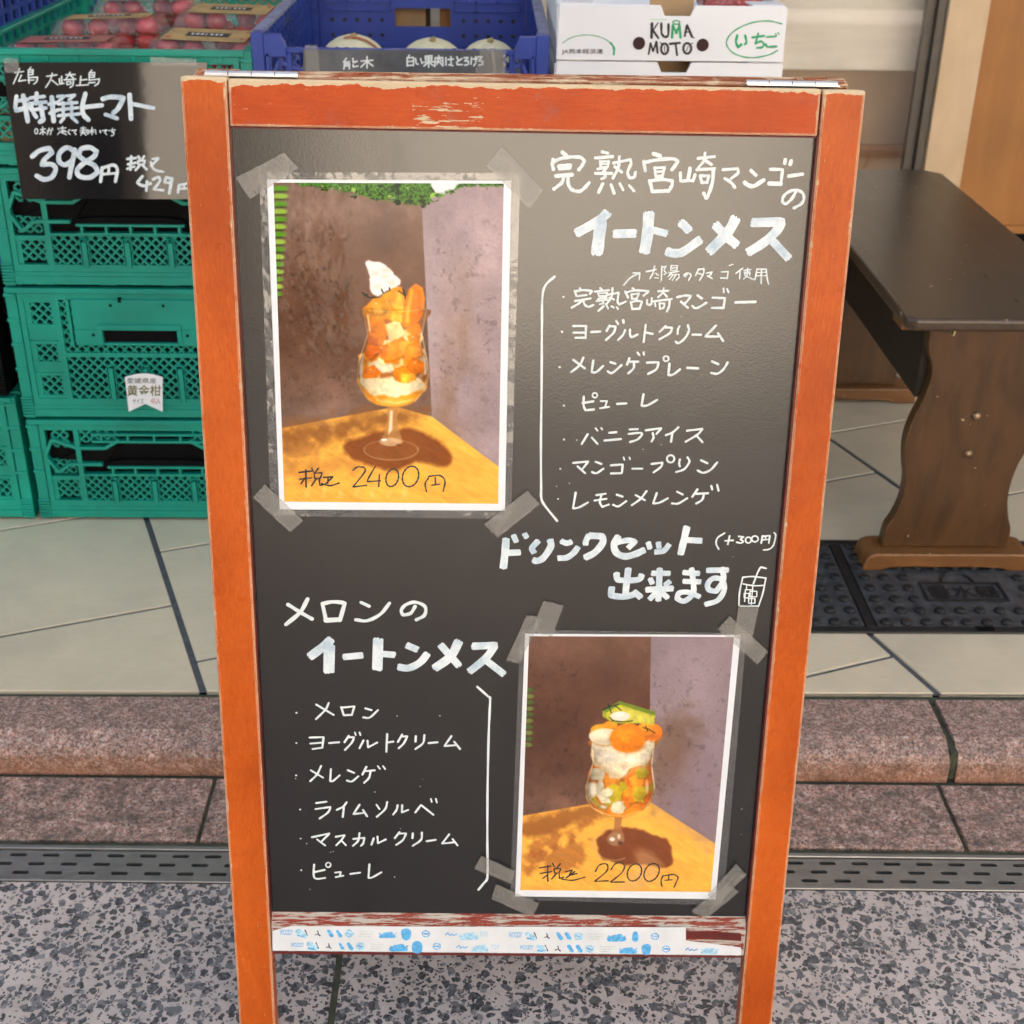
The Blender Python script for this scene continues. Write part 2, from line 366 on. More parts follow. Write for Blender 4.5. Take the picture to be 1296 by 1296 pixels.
# mossy joint across the pavement
b = MB(); xj = -.1795
b.add([(xj-.004, .2, .0015), (xj+.004, .2, .0015), (xj+.004, L_gb(xj)-.003, .0015), (xj-.004, L_gb(xj)-.003, .0015)], [(0, 1, 2, 3)])
tag(b.build('pavement_joint', M['moss'], recalc=False), kind='structure')
# lower granite slabs
b = MB()
jx = [-6, -4.3, -3.1, -2.0, -1.3, -.392, .650, 1.55, 2.45, 3.3, 4.2, 6]
for i in range(len(jx)-1):
    xa, xb = jx[i]+.0028, jx[i+1]-.0028
    vs = [(xa, L_gt(xa)+.012, 0), (xb, L_gt(xb)+.012, 0), (xb, L_base(xb)-.010, 0), (xa, L_base(xa)-.010, 0)]
    b.add([(x, y, z) for z in (-.05, .002) for x, y, _ in vs], [(0, 3, 2, 1), (4, 5, 6, 7), (0, 1, 5, 4), (1, 2, 6, 5), (2, 3, 7, 6), (3, 0, 4, 7)])
tag(b.build('gutter_slabs', M['gutter'], bevel=.0025), kind='structure')
b = MB(); b.add([(X0, L_gt(X0)+.0, -.004), (X1, L_gt(X1), -.004), (X1, L_edge(X1)+.05, -.004), (X0, L_edge(X0)+.05, -.004)], [(0, 1, 2, 3)])
tag(b.build('mortar_bed', M['moss'], recalc=False), kind='structure')
# kerb stones: flat top, sloping nose, upright face
b = MB()
jk = [-6, -4.1, -2.3, -1.25, .672, 2.2, 3.6, 6]
for i in range(len(jk)-1):
    xa, xb = jk[i]+.0055, jk[i+1]-.0055
    ring = []
    for x in (xa, xb):
        yb_, ye = L_base(x), L_edge(x)-.010
        ring.append([(x, yb_, -.004), (x, yb_+.002, .030), (x, yb_+.008, .040), (x, yb_+.036, .0535), (x, ye, .0535), (x, ye, -.004)])
    n = 6; b.add(ring[0]+ring[1], [(k, (k+1) % n, n+(k+1) % n, n+k) for k in range(n)] + [tuple(range(n))[::-1], tuple(range(n, 2*n))])
tag(b.build('kerb', M['kerb'], bevel=.0014), kind='structure')
b = MB(); b.add([(X0, L_edge(X0)-.014, .048), (X1, L_edge(X1)-.014, .048), (X1, L_edge(X1)+.004, .048), (X0, L_edge(X0)+.004, .048)], [(0, 1, 2, 3)])
for x in (jk[3], jk[4], jk[5]): b.box(x-.0055, x+.0055, L_base(x)+.006, L_edge(x)-.010, 0, .046)
tag(b.build('kerb_mortar', M['moss']), kind='structure')
# tiles: a grid turned by 20.8 degrees, columns staggered
ca, sa = math.cos(R(20.8)), math.sin(R(20.8))
def tw(a, q): return (a*ca - q*sa, a*sa + q*ca)
def clip(poly, nx, ny, c):
    o = []
    for i in range(len(poly)):
        p, q = poly[i], poly[(i+1) % len(poly)]
        dp, dq = p[0]*nx+p[1]*ny-c, q[0]*nx+q[1]*ny-c
        if dp >= 0: o.append(p)
        if dp*dq < 0: t = dp/(dp-dq); o.append((p[0]+(q[0]-p[0])*t, p[1]+(q[1]-p[1])*t))
    return o
def ab(p): return p[0]*ca+p[1]*sa, -p[0]*sa+p[1]*ca
def mid(p, q): return [(i+j)/2 for i, j in zip(ab(p), ab(q))]
aA = mid(at_z(192, 658, TZ), at_z(250, 875, TZ))[0]; aR = mid(at_z(1101, 800, TZ), at_z(1185, 878, TZ))[0]; aU = mid(at_z(1058, 558, TZ), at_z(1140, 620, TZ))[0]
st = (aR-aA)/3
cols = [aA-st*k for k in range(8, 0, -1)] + [aA, aA+st, aA+2*st, aR, aU] + [aU+st*k for k in range(1, 10)]
bL = mid(at_z(0, 805, TZ), at_z(217, 766, TZ))[1]; bA = mid(at_z(203, 698, TZ), at_z(260, 688, TZ))[1]
bR = mid(at_z(1025, 855, TZ), at_z(1130, 830, TZ))[1]; bU = mid(at_z(1052, 608, TZ), at_z(1106, 598, TZ))[1]; bV = mid(at_z(1058, 546, TZ), at_z(1148, 532, TZ))[1]
pit = .372
b = MB(); jt = .0035; W_FAC = 3.40
for i in range(len(cols)-1):
    off = {7: bL, 8: bA, 10: bR, 11: bU, 12: bV}.get(i, bL + (i % 2)*pit*.55)
    for k in range(-8, 14):
        q0 = off + k*pit
        jj = jt*1.5
        pl = [tw(cols[i]+jj, q0+jt), tw(cols[i+1]-jj, q0+jt), tw(cols[i+1]-jj, q0+pit-jt), tw(cols[i]+jj, q0+pit-jt)]
        pl = clip(pl, 0, 1, L_edge(0)+.004); pl = clip(pl, 0, -1, -W_FAC) if pl else pl
        if len(pl) < 3: continue
        z = TZ + random.uniform(-.0004, .0004)
        b.prism(pl, TZ-.010, z, lambda x, y, d: (x, y, d))
tag(b.build('tile_floor', M['tile'], bevel=.0012, seg=1), kind='structure')
b = MB(); b.add([(X0, L_edge(X0)+.003, TZ-.003), (X1, L_edge(X1)+.003, TZ-.003), (X1, 4.4, TZ-.003), (X0, 4.4, TZ-.003)], [(0, 1, 2, 3)])
tag(b.build('floor_grout', M['grout'], recalc=False), kind='structure')

# drain grating: a stainless strip with three rows of slots
t = thing('drain_grating', 'long stainless drain strip with rows of oblong slots along the granite slabs', 'drain', (0, 1.35, 0))
dirx = Vector((1, L_gt(1)-L_gt(0), 0)).normalized(); diry = Vector((-dirx.y, dirx.x, 0))
g0 = Vector((0, L_gb(0)+.002, 0)); gw = (L_gt(0)-L_gb(0))+.004
def gp(u, v, z): q = g0 + dirx*u + diry*v; return (q.x, q.y, z)
b = MB(); gx0, gx1 = -3.0, 3.0
lip = .007
v_lo, v_hi = lip+.002, gw-.014
rows = 3; rh = (v_hi-v_lo)/rows; slot_h = .0062; pitch = .0432; slot_l = .0225
def gbox(u0, u1, v0, v1, z0=-.006, z1=-.001): b.box(u0, u1, v0, v1, z0, z1, fn=gp)
# plate built as bands between slot rows, with webs between slots
vr = [v_lo + rh*(r+.5) for r in range(rows)]
prev = v_lo
for r in range(rows):
    gbox(gx0, gx1, prev, vr[r]-slot_h/2); prev = vr[r]+slot_h/2
    off = (.0, .0155, .030)[r]
    n = int((gx1-gx0)/pitch)
    for k in range(n):
        u0 = gx0 + k*pitch + off
        if abs(u0) > 1.3: continue
        # web between this slot and the next, with rounded slot ends
        a0, a1 = u0+slot_l, u0+pitch; rr = slot_h/2; pts = []
        for j in range(7): th = -math.pi/2+math.pi*j/6; pts.append((a1 + rr - rr*math.cos(th), vr[r]+rr*math.sin(th)))
        for j in range(7): th = math.pi/2-math.pi*j/6; pts.append((a0 - rr + rr*math.cos(th), vr[r]+rr*math.sin(th)))
        b.prism(pts, -.0058, -.0012, gp)
gbox(gx0, gx1, prev, v_hi)
b.build('slotted_plate', M['stainless'], t)
for va, vb in ((0, lip), (v_hi+.002, v_hi+.009)):
    b = MB(); b.box(gx0, gx1, va, vb, -.03, .0015, fn=gp); b.build('edge_strip', M['stainless'], t, bevel=.001)
b = MB(); b.box(gx0, gx1, 0, gw, -.05, -.035, fn=gp); b.build('channel', M['ironblk'], t)

# ------------------------------------------------------------------ flat lettering helpers
def smooth(pts, n=5):
    if len(pts) < 3: return [tuple(map(float, p)) for p in pts]
    o = []
    for i in range(len(pts)-1):
        p0 = pts[max(i-1, 0)]; p1 = pts[i]; p2 = pts[i+1]; p3 = pts[min(i+2, len(pts)-1)]
        # keep sharp corners sharp
        def tang(a, q, c):
            v1 = (q[0]-a[0], q[1]-a[1]); v2 = (c[0]-q[0], c[1]-q[1]); l1 = math.hypot(*v1); l2 = math.hypot(*v2)
            if l1 < 1e-9 or l2 < 1e-9: return (0, 0)
            cs = (v1[0]*v2[0]+v1[1]*v2[1])/(l1*l2)
            if cs < .35: return (0, 0)
            return ((c[0]-a[0])*.5, (c[1]-a[1])*.5)
        m1 = tang(p0, p1, p2) if i else ((p2[0]-p1[0]), (p2[1]-p1[1]))
        m2 = tang(p1, p2, p3) if i+2 < len(pts) else ((p2[0]-p1[0]), (p2[1]-p1[1]))
        for k in range(n):
            t = k/n; h00 = 2*t**3-3*t*t+1; h10 = t**3-2*t*t+t; h01 = -2*t**3+3*t*t; h11 = t**3-t*t
            o.append(tuple(h00*p1[j]+h10*m1[j]+h01*p2[j]+h11*m2[j] for j in (0, 1)))
    o.append(tuple(map(float, pts[-1]))); return o
_lift = [0]
def stroke(mb, pts, r, fn, ragged=False, jitter=.1, taper=True):
    """one pen stroke as a rounded ribbon; pts in plane coords (metres), fn(u, v, height)->point"""
    _lift[0] = (_lift[0]+1) % 60
    base = _lift[0]*4e-6
    ps = [p for i, p in enumerate(pts) if i == 0 or math.hypot(p[0]-pts[i-1][0], p[1]-pts[i-1][1]) > r*.12]
    if len(ps) == 1: ps.append((ps[0][0]+r*.1, ps[0][1]))
    n = len(ps); L = []; Rr = []; rs = []
    ph = random.random()*9
    for i, p in enumerate(ps):
        a = ps[max(i-1, 0)]; c = ps[min(i+1, n-1)]
        dx, dy = c[0]-a[0], c[1]-a[1]; l = math.hypot(dx, dy) or 1e-9
        rr = r*(1+jitter*math.sin(ph+i*.9))
        rs.append((rr, dx/l, dy/l)); L.append((p[0]-dy/l*rr, p[1]+dx/l*rr)); Rr.append((p[0]+dy/l*rr, p[1]-dx/l*rr))
    def cap(i, sgn):
        rr, dx, dy = rs[i]; p = ps[i]; o = []
        if ragged:
            ks = [(-.9, .15), (-.55, .6), (-.3, .25), (0., .75), (.25, .4), (.6, .55), (.9, .1)]
            for s_, e in ks:
                e = (e+random.uniform(-.25, .25))*.55
                o.append((p[0]+sgn*dx*rr*e - dy*rr*s_*sgn*-1, p[1]+sgn*dy*rr*e + dx*rr*s_*sgn*-1))
            return o
        for k in range(1, 6):
            th = math.pi/2 - math.pi*k/6
            o.append((p[0] + sgn*(dx*math.cos(th)*rr) - dy*math.sin(th)*rr, p[1] + sgn*(dy*math.cos(th)*rr) + dx*math.sin(th)*rr))
        return o
    hh = [base + 2e-6*i/max(1, n-1)*1.0 + 1e-7*i for i in range(n)]
    vs = []; 
    for i in range(n): vs += [fn(*L[i], hh[i]), fn(*Rr[i], hh[i])]
    fs = [(2*i, 2*i+1, 2*i+3, 2*i+2) for i in range(n-1)]
    for i, sgn in ((0, -1), (n-1, 1)):
        c = cap(i, sgn); o = len(vs); rr, dx, dy = rs[i]
        if ragged and sgn == 1: c = c[::-1]
        if ragged and sgn == -1: c = c
        # order the fan from the left to the right side
        c.sort(key=lambda q: -((q[0]-ps[i][0])*-dy + (q[1]-ps[i][1])*dx))
        vs += [fn(*q, hh[i]) for q in c]
        fs.append(tuple([2*i] + list(range(o, o+len(c))) + [2*i+1]))
    mb.add(vs, fs)
def zoomed(ox, oy, sc):
    return lambda pts: [(ox+p[0]/sc, oy+p[1]/sc) for p in pts]

_fonts = {}
def text_geo(body, size=1., offset=0., shear=0.):
    cu = bpy.data.curves.new('txt', 'FONT'); cu.body = body; cu.size = size; cu.offset = offset; cu.shear = shear
    cu.resolution_u = 3
    o = bpy.data.objects.new('txt', cu); COL.objects.link(o)
    bpy.context.view_layer.update()
    me = bpy.data.meshes.new_from_object(o.evaluated_get(bpy.context.evaluated_depsgraph_get()))
    vs = [(q.co.x, q.co.y) for q in me.vertices]; fs = [tuple(p.vertices) for p in me.polygons]
    bpy.data.objects.remove(o); bpy.data.curves.remove(cu); bpy.data.meshes.remove(me)
    return vs, fs
def put_text(mb, body, u0, v0, u1, v1, fn, h=0., offset=0., shear=0., keep=False):
    """flat lettering fitted into the box u0..u1, v0..v1 (v downward)"""
    vs, fs = text_geo(body, 1., offset, shear)
    if not vs: return
    xs = [p[0] for p in vs]; ys = [p[1] for p in vs]; xa, xb, ya, yb = min(xs), max(xs), min(ys), max(ys)
    mb.add([fn(u0+(x-xa)/(xb-xa)*(u1-u0), v1-(y-ya)/(yb-ya)*(v1-v0), h) for x, y in vs], fs)
#PART2
# ------------------------------------------------------------------ the menu board
BP = Vector((-.27143, 1.21921, 1.03467))
BU = Vector((.99994381, -.00914099, -.00536924)); BV = Vector((-.00660559, -.141102, -.98997303)); BN = Vector((-.00829172, -.98995286, .14115445))
BW, BL = .600, 1.0452
def B(u, v, d=0.): return BP + BU*u + BV*v + BN*d
def uv(x, y, d=-.008):
    q = BP + BN*d; dr = ray(x, y); P = EYE + dr*((q-EYE).dot(BN)/dr.dot(BN)) - q
    return P.dot(BU), P.dot(BV)
sign = thing('menu_board', 'tall orange A-frame chalkboard menu sign standing on the pavement with white handwriting', 'menu sign', tuple(B(.3, BL)*1))
def bbox(u0, u1, v0, v1, d0, d1, name, mat, bevel=.0012, parent=sign, seg=2, trap=None):
    b = MB(); b.box(u0, u1, v0, v1, d0, d1, fn=lambda u, v, d: tuple(B(u, v, d))); return b.build(name, mat, parent, bevel, seg)
TH = .021
SW, SWR = .0405, .0375
bbox(0, SW, 0, BL, -TH, 0, 'stile', M['stile'], .0022)
bbox(BW-SWR, BW, .002, BL, -TH, 0, 'stile', M['stile'], .0022)
bbox(SW+.0010, BW-SWR-.0016, .0015, .0415, -TH+.001, -.0006, 'top_rail', M['rail'], .0016)
# dark red inner faces of the stiles and top rail, seen in the step down to the panel
b = MB()
for u0, u1, v0, v1 in ((SW+.0002, SW+.0012, .0425, .872), (BW-SWR-.0016, BW-SWR-.0002, .0425, .872), (SW+.0013, BW-SWR-.0017, .0418, .0430)):
    b.box(u0, u1, v0, v1, -.013, -.0012, fn=lambda u, v, d: tuple(B(u, v, d)))
b.build('inner_edge', M['redwood'], sign, .0004)
panel = bbox(SW-.006, BW-SWR+.006, .03, .885, -.014, -.008, 'chalk_panel', M['board'], .0003)
# bottom rail with a sloping ledge on top
b = MB(); fn = lambda d, v, u: tuple(B(u, v, d))
b.prism([(-.020, .866), (-.010, .866), (-.0012, .8835), (-.0012, .9165), (-.020, .9165)], SW+.0008, BW-SWR-.0008, fn)
bottom = b.build('bottom_rail', M['ledge'], sign, .0010)
# rear leaf, hinged at the top, only its worn upper edge shows
RA = R(7.7)
RV = Vector((0, math.sin(RA), -math.cos(RA))); RU = Vector((1, -.009, 0)).normalized(); RN = RU.cross(RV).normalized()
RP = B(.006, .000, -TH-.0015)
if RN.y < 0: RN = -RN
def Q(u, v, d): return tuple(RP + RU*u + RV*v + RN*d)
RL = (RP.z-.0)/math.cos(RA)
def rbox(u0, u1, v0, v1, d0, d1, name, mat, bevel=.002):
    b = MB(); b.box(u0, u1, v0, v1, d0, d1, fn=Q); return b.build(name, mat, sign, bevel)
rbox(0, SW, 0, RL, 0, TH, 'rear_stile', M['rear']); rbox(.584-SW, .584, .001, RL, 0, TH, 'rear_stile', M['rear'])
rbox(SW+.001, .584-SW-.001, .0008, .041, .0006, TH-.001, 'rear_top_rail', M['rear'])
rbox(SW-.006, .584-SW+.006, .038, .88, .008, .013, 'rear_panel', M['board'], .0003)
rbox(SW+.001, .584-SW-.001, .872, .915, .0006, TH-.001, 'rear_bottom_rail', M['rear'])
for ua, ub in ((.018, .101), (.498, .580)):
    h = MB()
    for k in range(4):
        x0 = ua+(ub-ua)*k/4; x1 = ua+(ub-ua)*(k+1)/4-.0008
        c = B(0, -.0015, -TH-.0008); 
        h.tube([c+BU*x0, c+BU*x1], .0034, 10)
    # leaves let into both top edges
    h.box(ua, ub, -.0012, -.0004, -TH, -TH+.008, fn=lambda u, v, d: tuple(B(u, v, d)))
    h.build('hinge', M['steel'], sign)

# ---- handwriting on the panel, traced stroke by stroke into the plane of the board
PX = .6/866                                           # metres on the board per photo px near its top
def px_scale(y): return PX*(1 + (y-105)/1191*.285)
def boardfn(u, v, h): return tuple(B(u, v, -.0078+h))
def circ(cx, cy, rx, ry=None, n=14, a0=-90, tilt=0):
    ry = ry or rx
    return [(cx+rx*math.cos(R(a0+360*k/n))+tilt*ry*math.sin(R(a0+360*k/n)), cy+ry*math.sin(R(a0+360*k/n))) for k in range(n+1)]
def write(crop, width, strokes, mat='marker', ragged=False, fn=boardfn, mapper=uv, parent=panel, name='lettering', jit=.1, label=None):
    """crop=(x0, y0, zoom); width = stroke width in crop px; strokes: lists of points, or (points, width)"""
    z = zoomed(*crop); mb = MB()
    for s in strokes:
        wd = width
        if isinstance(s, tuple) and isinstance(s[0], list): s, wd = s
        if len(s) == 1: s = [s[0], (s[0][0]+1, s[0][1])]
        pts = z(smooth(s, 6))
        pl = [mapper(*p) for p in pts]
        y = pts[0][1]; r = wd/crop[2]*.5*px_scale(y)
        stroke(mb, pl, r, fn, ragged, jit)
    o = mb.build(name, M[mat], parent, recalc=False)
    if label: o['label'] = label
    return o
def dots(*ps): return [([p, (p[0]+1, p[1]+1)], None) for p in ps]
Z1 = (690, 180, 7.6235)
write(Z1, 33, [[(165,95),(205,128)], [(75,165),(70,215),(80,262)], [(75,190),(160,155),(260,142),(345,148),(378,185),(355,225),(325,265)],
 ([(135,235),(240,225)],40), ([(135,258),(240,250)],30), ([(105,325),(260,312)],36), [(180,330),(160,390),(85,450)], [(222,330),(222,400),(255,455),(320,475),(370,450),(425,390)],
 ([(550,92),(605,105)],30), ([(485,152),(650,137)],28), ([(530,185),(535,235)],24), ([(530,188),(615,183),(602,235)],24), ([(530,212),(605,208)],20), ([(505,258),(600,240),(560,282)],26), ([(485,300),(640,300)],28), ([(572,280),(582,335),(545,352)],28),
 ([(715,140),(705,240),(655,345)],28), ([(660,200),(820,168),(828,205),(795,290),(815,345),(862,338),(870,290)],28), ([(670,235),(738,288)],26),
 ([(555,400),(515,482)],30), ([(635,408),(665,492)],28), ([(720,400),(753,462)],24), ([(812,418),(858,470)],28),
 ([(1045,110),(1108,132)],36), [(950,185),(965,275)], [(955,195),(1080,170),(1235,160),(1280,190),(1222,265)],
 ([(1055,245),(1066,330)],28), ([(1055,248),(1152,243),(1130,330)],28), ([(1070,285),(1130,280)],22), ([(1066,328),(1130,325)],28), [(1008,372),(1035,475)], [(1008,375),(1110,358),(1225,372),(1222,415),(1190,475)], [(1035,475),(1190,468)]])
Z2 = (850, 180, 7.2)
write(Z2, 27, [[(80,280),(80,352),(190,350)], ([(168,238),(150,340)],38), [(212,295),(195,352)], [(240,147),(390,130)], ([(305,98),(292,170),(240,235)],24), [(312,170),(362,202)], [(230,250),(392,240)],
 ([(260,305),(275,368)],26), ([(260,305),(338,305),(325,365)],26), ([(275,368),(325,365)],26), ([(382,250),(370,370),(330,490),(312,508),(292,465)],32),
 [(468,250),(598,240),(605,278),(545,328)], ([(482,328),(540,365),(575,412)],28), ([(722,256),(768,302)],32), ([(665,368),(700,392),(750,398),(838,345)],38), [(897,246),(1010,248),(995,378)], ([(890,375),(995,380)],38),
 ([(1035,160),(1030,192)],32), ([(1090,170),(1080,200)],34), ([(1068,308),(1192,290)],32), ([(1130,455),(1090,520),(1040,560),(1010,545),(1015,500),(1060,455),(1130,435),(1190,460),(1205,510),(1180,560),(1115,598)],27)])
write((710, 260, 8.1), 112, [([(478,72),(380,160),(160,282)],98), ([(408,165),(388,340),(368,495)],125), ([(545,290),(765,285)],88), ([(900,75),(885,300),(855,482)],116), ([(915,245),(1085,288)],74)], 'brush', True, jit=.03, label='broad white brush lettering')
write((850, 260, 7.6235), 84, [[(85,162),(130,200),(170,245)], [(-48,440),(0,458),(60,460),(120,440),(275,330)], ([(620,120),(540,260),(360,445)],102), ([(420,185),(520,290),(630,385)],88), ([(775,165),(1060,160),(1025,230),(900,350),(735,455)],90), ([(955,322),(1130,512)],82)], 'brush', True, jit=.03)
Z5 = (790, 325, 6.821)
write(Z5, 12.5, [[(-5,245),(55,180),(132,140)], [(78,140),(135,138),(128,198)],
 [(190,127),(275,110)], [(262,78),(250,135),(222,188)], ([(272,143),(295,160)],11), ([(265,180),(292,182)],11),
 [(325,80),(320,202)], ([(325,90),(362,82),(345,115),(365,140),(345,152)],11), ([(405,75),(400,118)],10), ([(405,75),(460,75),(453,115)],10), ([(405,97),(455,95)],9), ([(400,118),(453,115)],10), ([(385,138),(472,125)],10), ([(410,138),(380,168)],10), ([(400,155),(470,150),(470,180),(445,202)],10), ([(425,155),(390,192)],9), ([(447,155),(415,202)],9),
 [(545,150),(525,172),(515,160),(530,145),(560,142),(575,162),(555,202)], [(642,105),(615,162)], [(640,110),(688,102),(682,150),(648,205)], ([(638,143),(672,152)],11),
 [(710,140),(760,130),(735,165)], [(718,163),(760,187)], [(840,130),(897,127),(890,185)], [(833,182),(890,185)], ([(908,72),(915,74)],10), ([(925,66),(937,66)],10),
 [(1022,98),(965,142)], [(1000,125),(995,190)], ([(1035,117),(1092,110)],10), ([(1035,132),(1042,160)],10), ([(1035,132),(1088,130),(1082,158)],10), ([(1040,145),(1084,143)],9), ([(1065,100),(1060,160),(1030,192)],10), ([(1042,162),(1115,195)],11),
 [(1145,105),(1128,197)], [(1145,107),(1225,105),(1232,175),(1246,237)], ([(1145,135),(1222,133)],10), ([(1140,163),(1222,162)],10), [(1185,110),(1180,230)]])
Z6 = (700, 350, 8.64)
write(Z6, 24, [[(113,223)], [(292,127),(305,145)], ([(235,155),(255,212)],21), [(240,160),(330,147),(425,155),(402,190)], ([(270,213),(365,200)],22), [(240,266),(410,238)], [(320,255),(285,290),(205,338)], [(328,252),(345,305),(385,330),(442,310)],
 ([(515,125),(535,142)],22), ([(455,163),(612,148)],21), ([(492,183),(500,215)],18), ([(492,183),(597,178),(585,213)],18), ([(500,213),(585,210)],18), ([(490,242),(592,225),(540,262)],20), ([(475,268),(600,253)],20), ([(545,262),(552,292),(510,300)],20),
 ([(650,125),(640,220),(585,300)],22), ([(605,197),(718,175),(705,270),(722,305),(795,272)],23), ([(612,230),(668,250)],20), ([(552,325),(495,375)],24), ([(577,300),(602,350)],22), ([(640,325),(665,338)],20), ([(695,335),(710,357)],22),
 ([(870,127),(890,145)],24), [(790,165),(820,230)], [(798,175),(900,150),(1045,160),(990,208)], ([(855,195),(865,245)],20), ([(855,195),(940,185),(915,243)],20), ([(865,245),(915,240)],20), [(850,278),(865,355)], [(850,280),(920,265),(972,275),(945,350)], [(865,355),(945,350)],
 ([(1027,258),(1027,300),(1060,312),(1085,270)],22), ([(1080,235),(1075,300)],22), ([(1110,275),(1120,325)],20)])
Z7 = (830, 350, 8.64)
write(Z7, 24, [([(25,160),(135,155)],21), ([(85,125),(75,175),(25,225)],20), ([(85,178),(120,218)],20), ([(-20,270),(175,245)],22), ([(40,290),(45,352)],20), ([(40,290),(95,295),(85,340),(45,354)],20), [(152,255),(145,320),(122,380)],
 [(233,225),(310,208),(385,210),(350,260),(310,300)], [(275,275),(350,340)], [(455,205),(503,240)], [(400,320),(430,345),(480,330),(553,285)], [(620,230),(755,235),(740,340)], [(612,342),(740,342)], ([(740,125),(742,172)],20), ([(778,135),(795,172)],20), ([(872,282),(1088,275)],27),
 [(107,540),(40,605)], [(100,555),(178,560),(150,620),(40,685)], [(258,545),(242,575),(238,625)], [(350,530),(362,590),(320,670),(250,728),(215,710)], [(402,635),(493,635)], [(657,535),(540,655),(680,655)], [(680,620),(735,702)]])
write(Z6, 24, [[(98,603)], [(220,540),(360,540),(355,670)], [(222,612),(350,612)], [(245,668),(355,668)], [(418,605),(513,600)], [(617,535),(585,592)], [(615,542),(683,545),(660,615),(580,690)], ([(690,485),(710,518)],24), ([(765,475),(770,503)],26), [(787,585),(762,640),(710,692)], [(840,580),(842,640),(857,665),(925,632)], [(1012,525),(990,713)], [(1005,608),(1088,627)]])
Z8 = (690, 440, 5.184)
write(Z8, 14.5, [[(94,127)], [(250,65),(225,115),(170,160)], [(185,80),(260,135)], [(315,85),(305,160),(335,160),(380,120)], [(428,95),(460,105)], [(410,155),(440,165),(500,115)], [(552,70),(537,110)], [(545,92),(610,92)], [(582,95),(580,135),(545,168)], ([(605,30),(618,48)],13), ([(645,30),(648,46)],13), [(668,98),(743,95),(730,140),(675,172)], (circ(793,72,17),11), [(815,105),(808,180),(840,175),(885,142)], [(932,132),(1003,135)], [(1095,90),(1135,108)], [(1088,165),(1130,170),(1170,140),(1197,97)],
 [(122,379)], [(253,320),(252,380),(265,410),(320,405)], [(245,363),(315,352)], (circ(326,312,16),10), ([(365,350),(405,350),(393,388)],12), ([(360,397),(418,388)],12), [(472,369),(532,365)], [(645,305),(632,380),(670,378),(735,342)]])
Z9 = (690, 525, 5.4)
write(Z9, 14.5, [([(128,168)],13), ([(215,172)],8), [(290,132),(250,198)], [(318,155),(358,198)], ([(345,92),(358,108)],13), ([(383,90),(390,100)],13), [(438,122),(486,118)], [(405,175),(516,165)], [(577,100),(632,97)], [(570,130),(652,122),(660,138),(630,168),(580,185)], [(687,105),(795,90),(760,130)], [(735,125),(740,155),(727,182)], [(910,85),(870,120),(825,138)], [(868,130),(860,183)], [(970,108),(1075,95),(1040,135),(960,183)], [(1030,138),(1075,186)],
 ([(103,368)],12), [(192,328),(295,318),(255,368)], [(222,352),(273,398)], [(345,320),(383,335)], [(320,390),(350,398),(398,367)], [(448,345),(530,338),(524,395)], [(450,400),(520,398)], ([(535,290),(541,307)],12), ([(575,290),(580,303)],12), [(595,367),(663,367)], [(727,335),(800,325),(790,355),(740,393)], (circ(857,300,25),13), [(920,305),(915,330),(920,352)], [(972,290),(985,320),(950,370),(895,390)], [(1065,310),(1108,330)], [(1042,380),(1080,395),(1130,375),(1175,325)],
 ([(88,574)],12), [(208,532),(190,638),(230,632),(292,598)], [(350,548),(413,538)], [(337,585),(418,573)], [(385,545),(373,595),(390,628),(435,612)], [(490,545),(528,558)], [(465,615),(500,625),(553,590)], [(692,522),(650,575),(592,617)], [(618,548),(682,583)], [(762,535),(738,605),(780,600),(838,570)], [(902,525),(940,545)], [(867,605),(910,605),(970,570)], [(1040,510),(1005,560)], [(1032,540),(1113,535)], [(1085,540),(1072,580),(1032,606)], ([(1135,485),(1141,510)],13), ([(1175,478),(1185,518)],13),
 ([(78,488)],5), ([(165,468)],5), ([(668,236)],5), ([(792,203)],5)])
write((0, 0, 1), 2.9, [[(701.8,350),(690.4,361),(686.5,376),(685.8,414),(685.5,480),(684.6,559),(684.8,620)], [(684.8,618),(685,630),(689,639),(705,659)]], name='bracket_line')
Z10 = (620, 650, 7.2)
write(Z10, 60, [([(148,228),(140,330),(123,495)],68), ([(155,358),(275,352)],62), ([(215,198),(242,258)],52), ([(315,182),(338,220)],48), ([(440,248),(385,312),(405,358)],56), ([(548,238),(555,300),(490,400),(430,430),(395,422)],62), ([(650,250),(700,268),(745,256)],54), ([(622,405),(700,400),(760,360),(803,305)],56), ([(905,192),(875,250),(873,285)],54), ([(905,200),(1018,205),(1030,260),(960,350),(865,402)],64)], 'brush', True, jit=.04)
Z11 = (760, 650, 5.4)
write(Z11, 40, [([(122,152),(92,215),(112,270),(170,292),(240,275),(300,247)],48), ([(82,205),(180,182),(235,190),(190,235)],40), ([(325,195),(338,238)],36), ([(395,195),(400,235)],36), ([(470,210),(430,255),(372,262)],38), ([(590,90),(570,180),(547,278)],48), ([(592,180),(690,185)],42),
 ([(190,375),(170,548)],44), ([(110,405),(114,445),(150,455),(260,450),(283,415)],42), ([(78,502),(70,558),(160,568),(240,548)],44), ([(228,532),(275,572)],46),
 ([(405,375),(395,595)],42), ([(350,407),(475,408)],38), ([(338,442),(355,478)],38), ([(475,462),(440,488)],38), ([(312,520),(495,510)],42), ([(378,542),(335,585)],38), ([(422,542),(460,577)],38),
 ([(565,402),(675,408)],38), ([(565,462),(685,465)],38), ([(622,372),(635,480),(630,550),(570,598),(524,578),(538,542),(600,537),(678,568)],38),
 ([(728,387),(872,385)],40), ([(828,368),(840,450),(790,530),(742,520),(732,480),(770,442),(828,452),(845,520),(800,592),(715,620)],38)], 'brush', True, jit=.04)
sq = lambda a, c, e, g: [(a, c), (e, c), (e, g), (a, g), (a, c)]
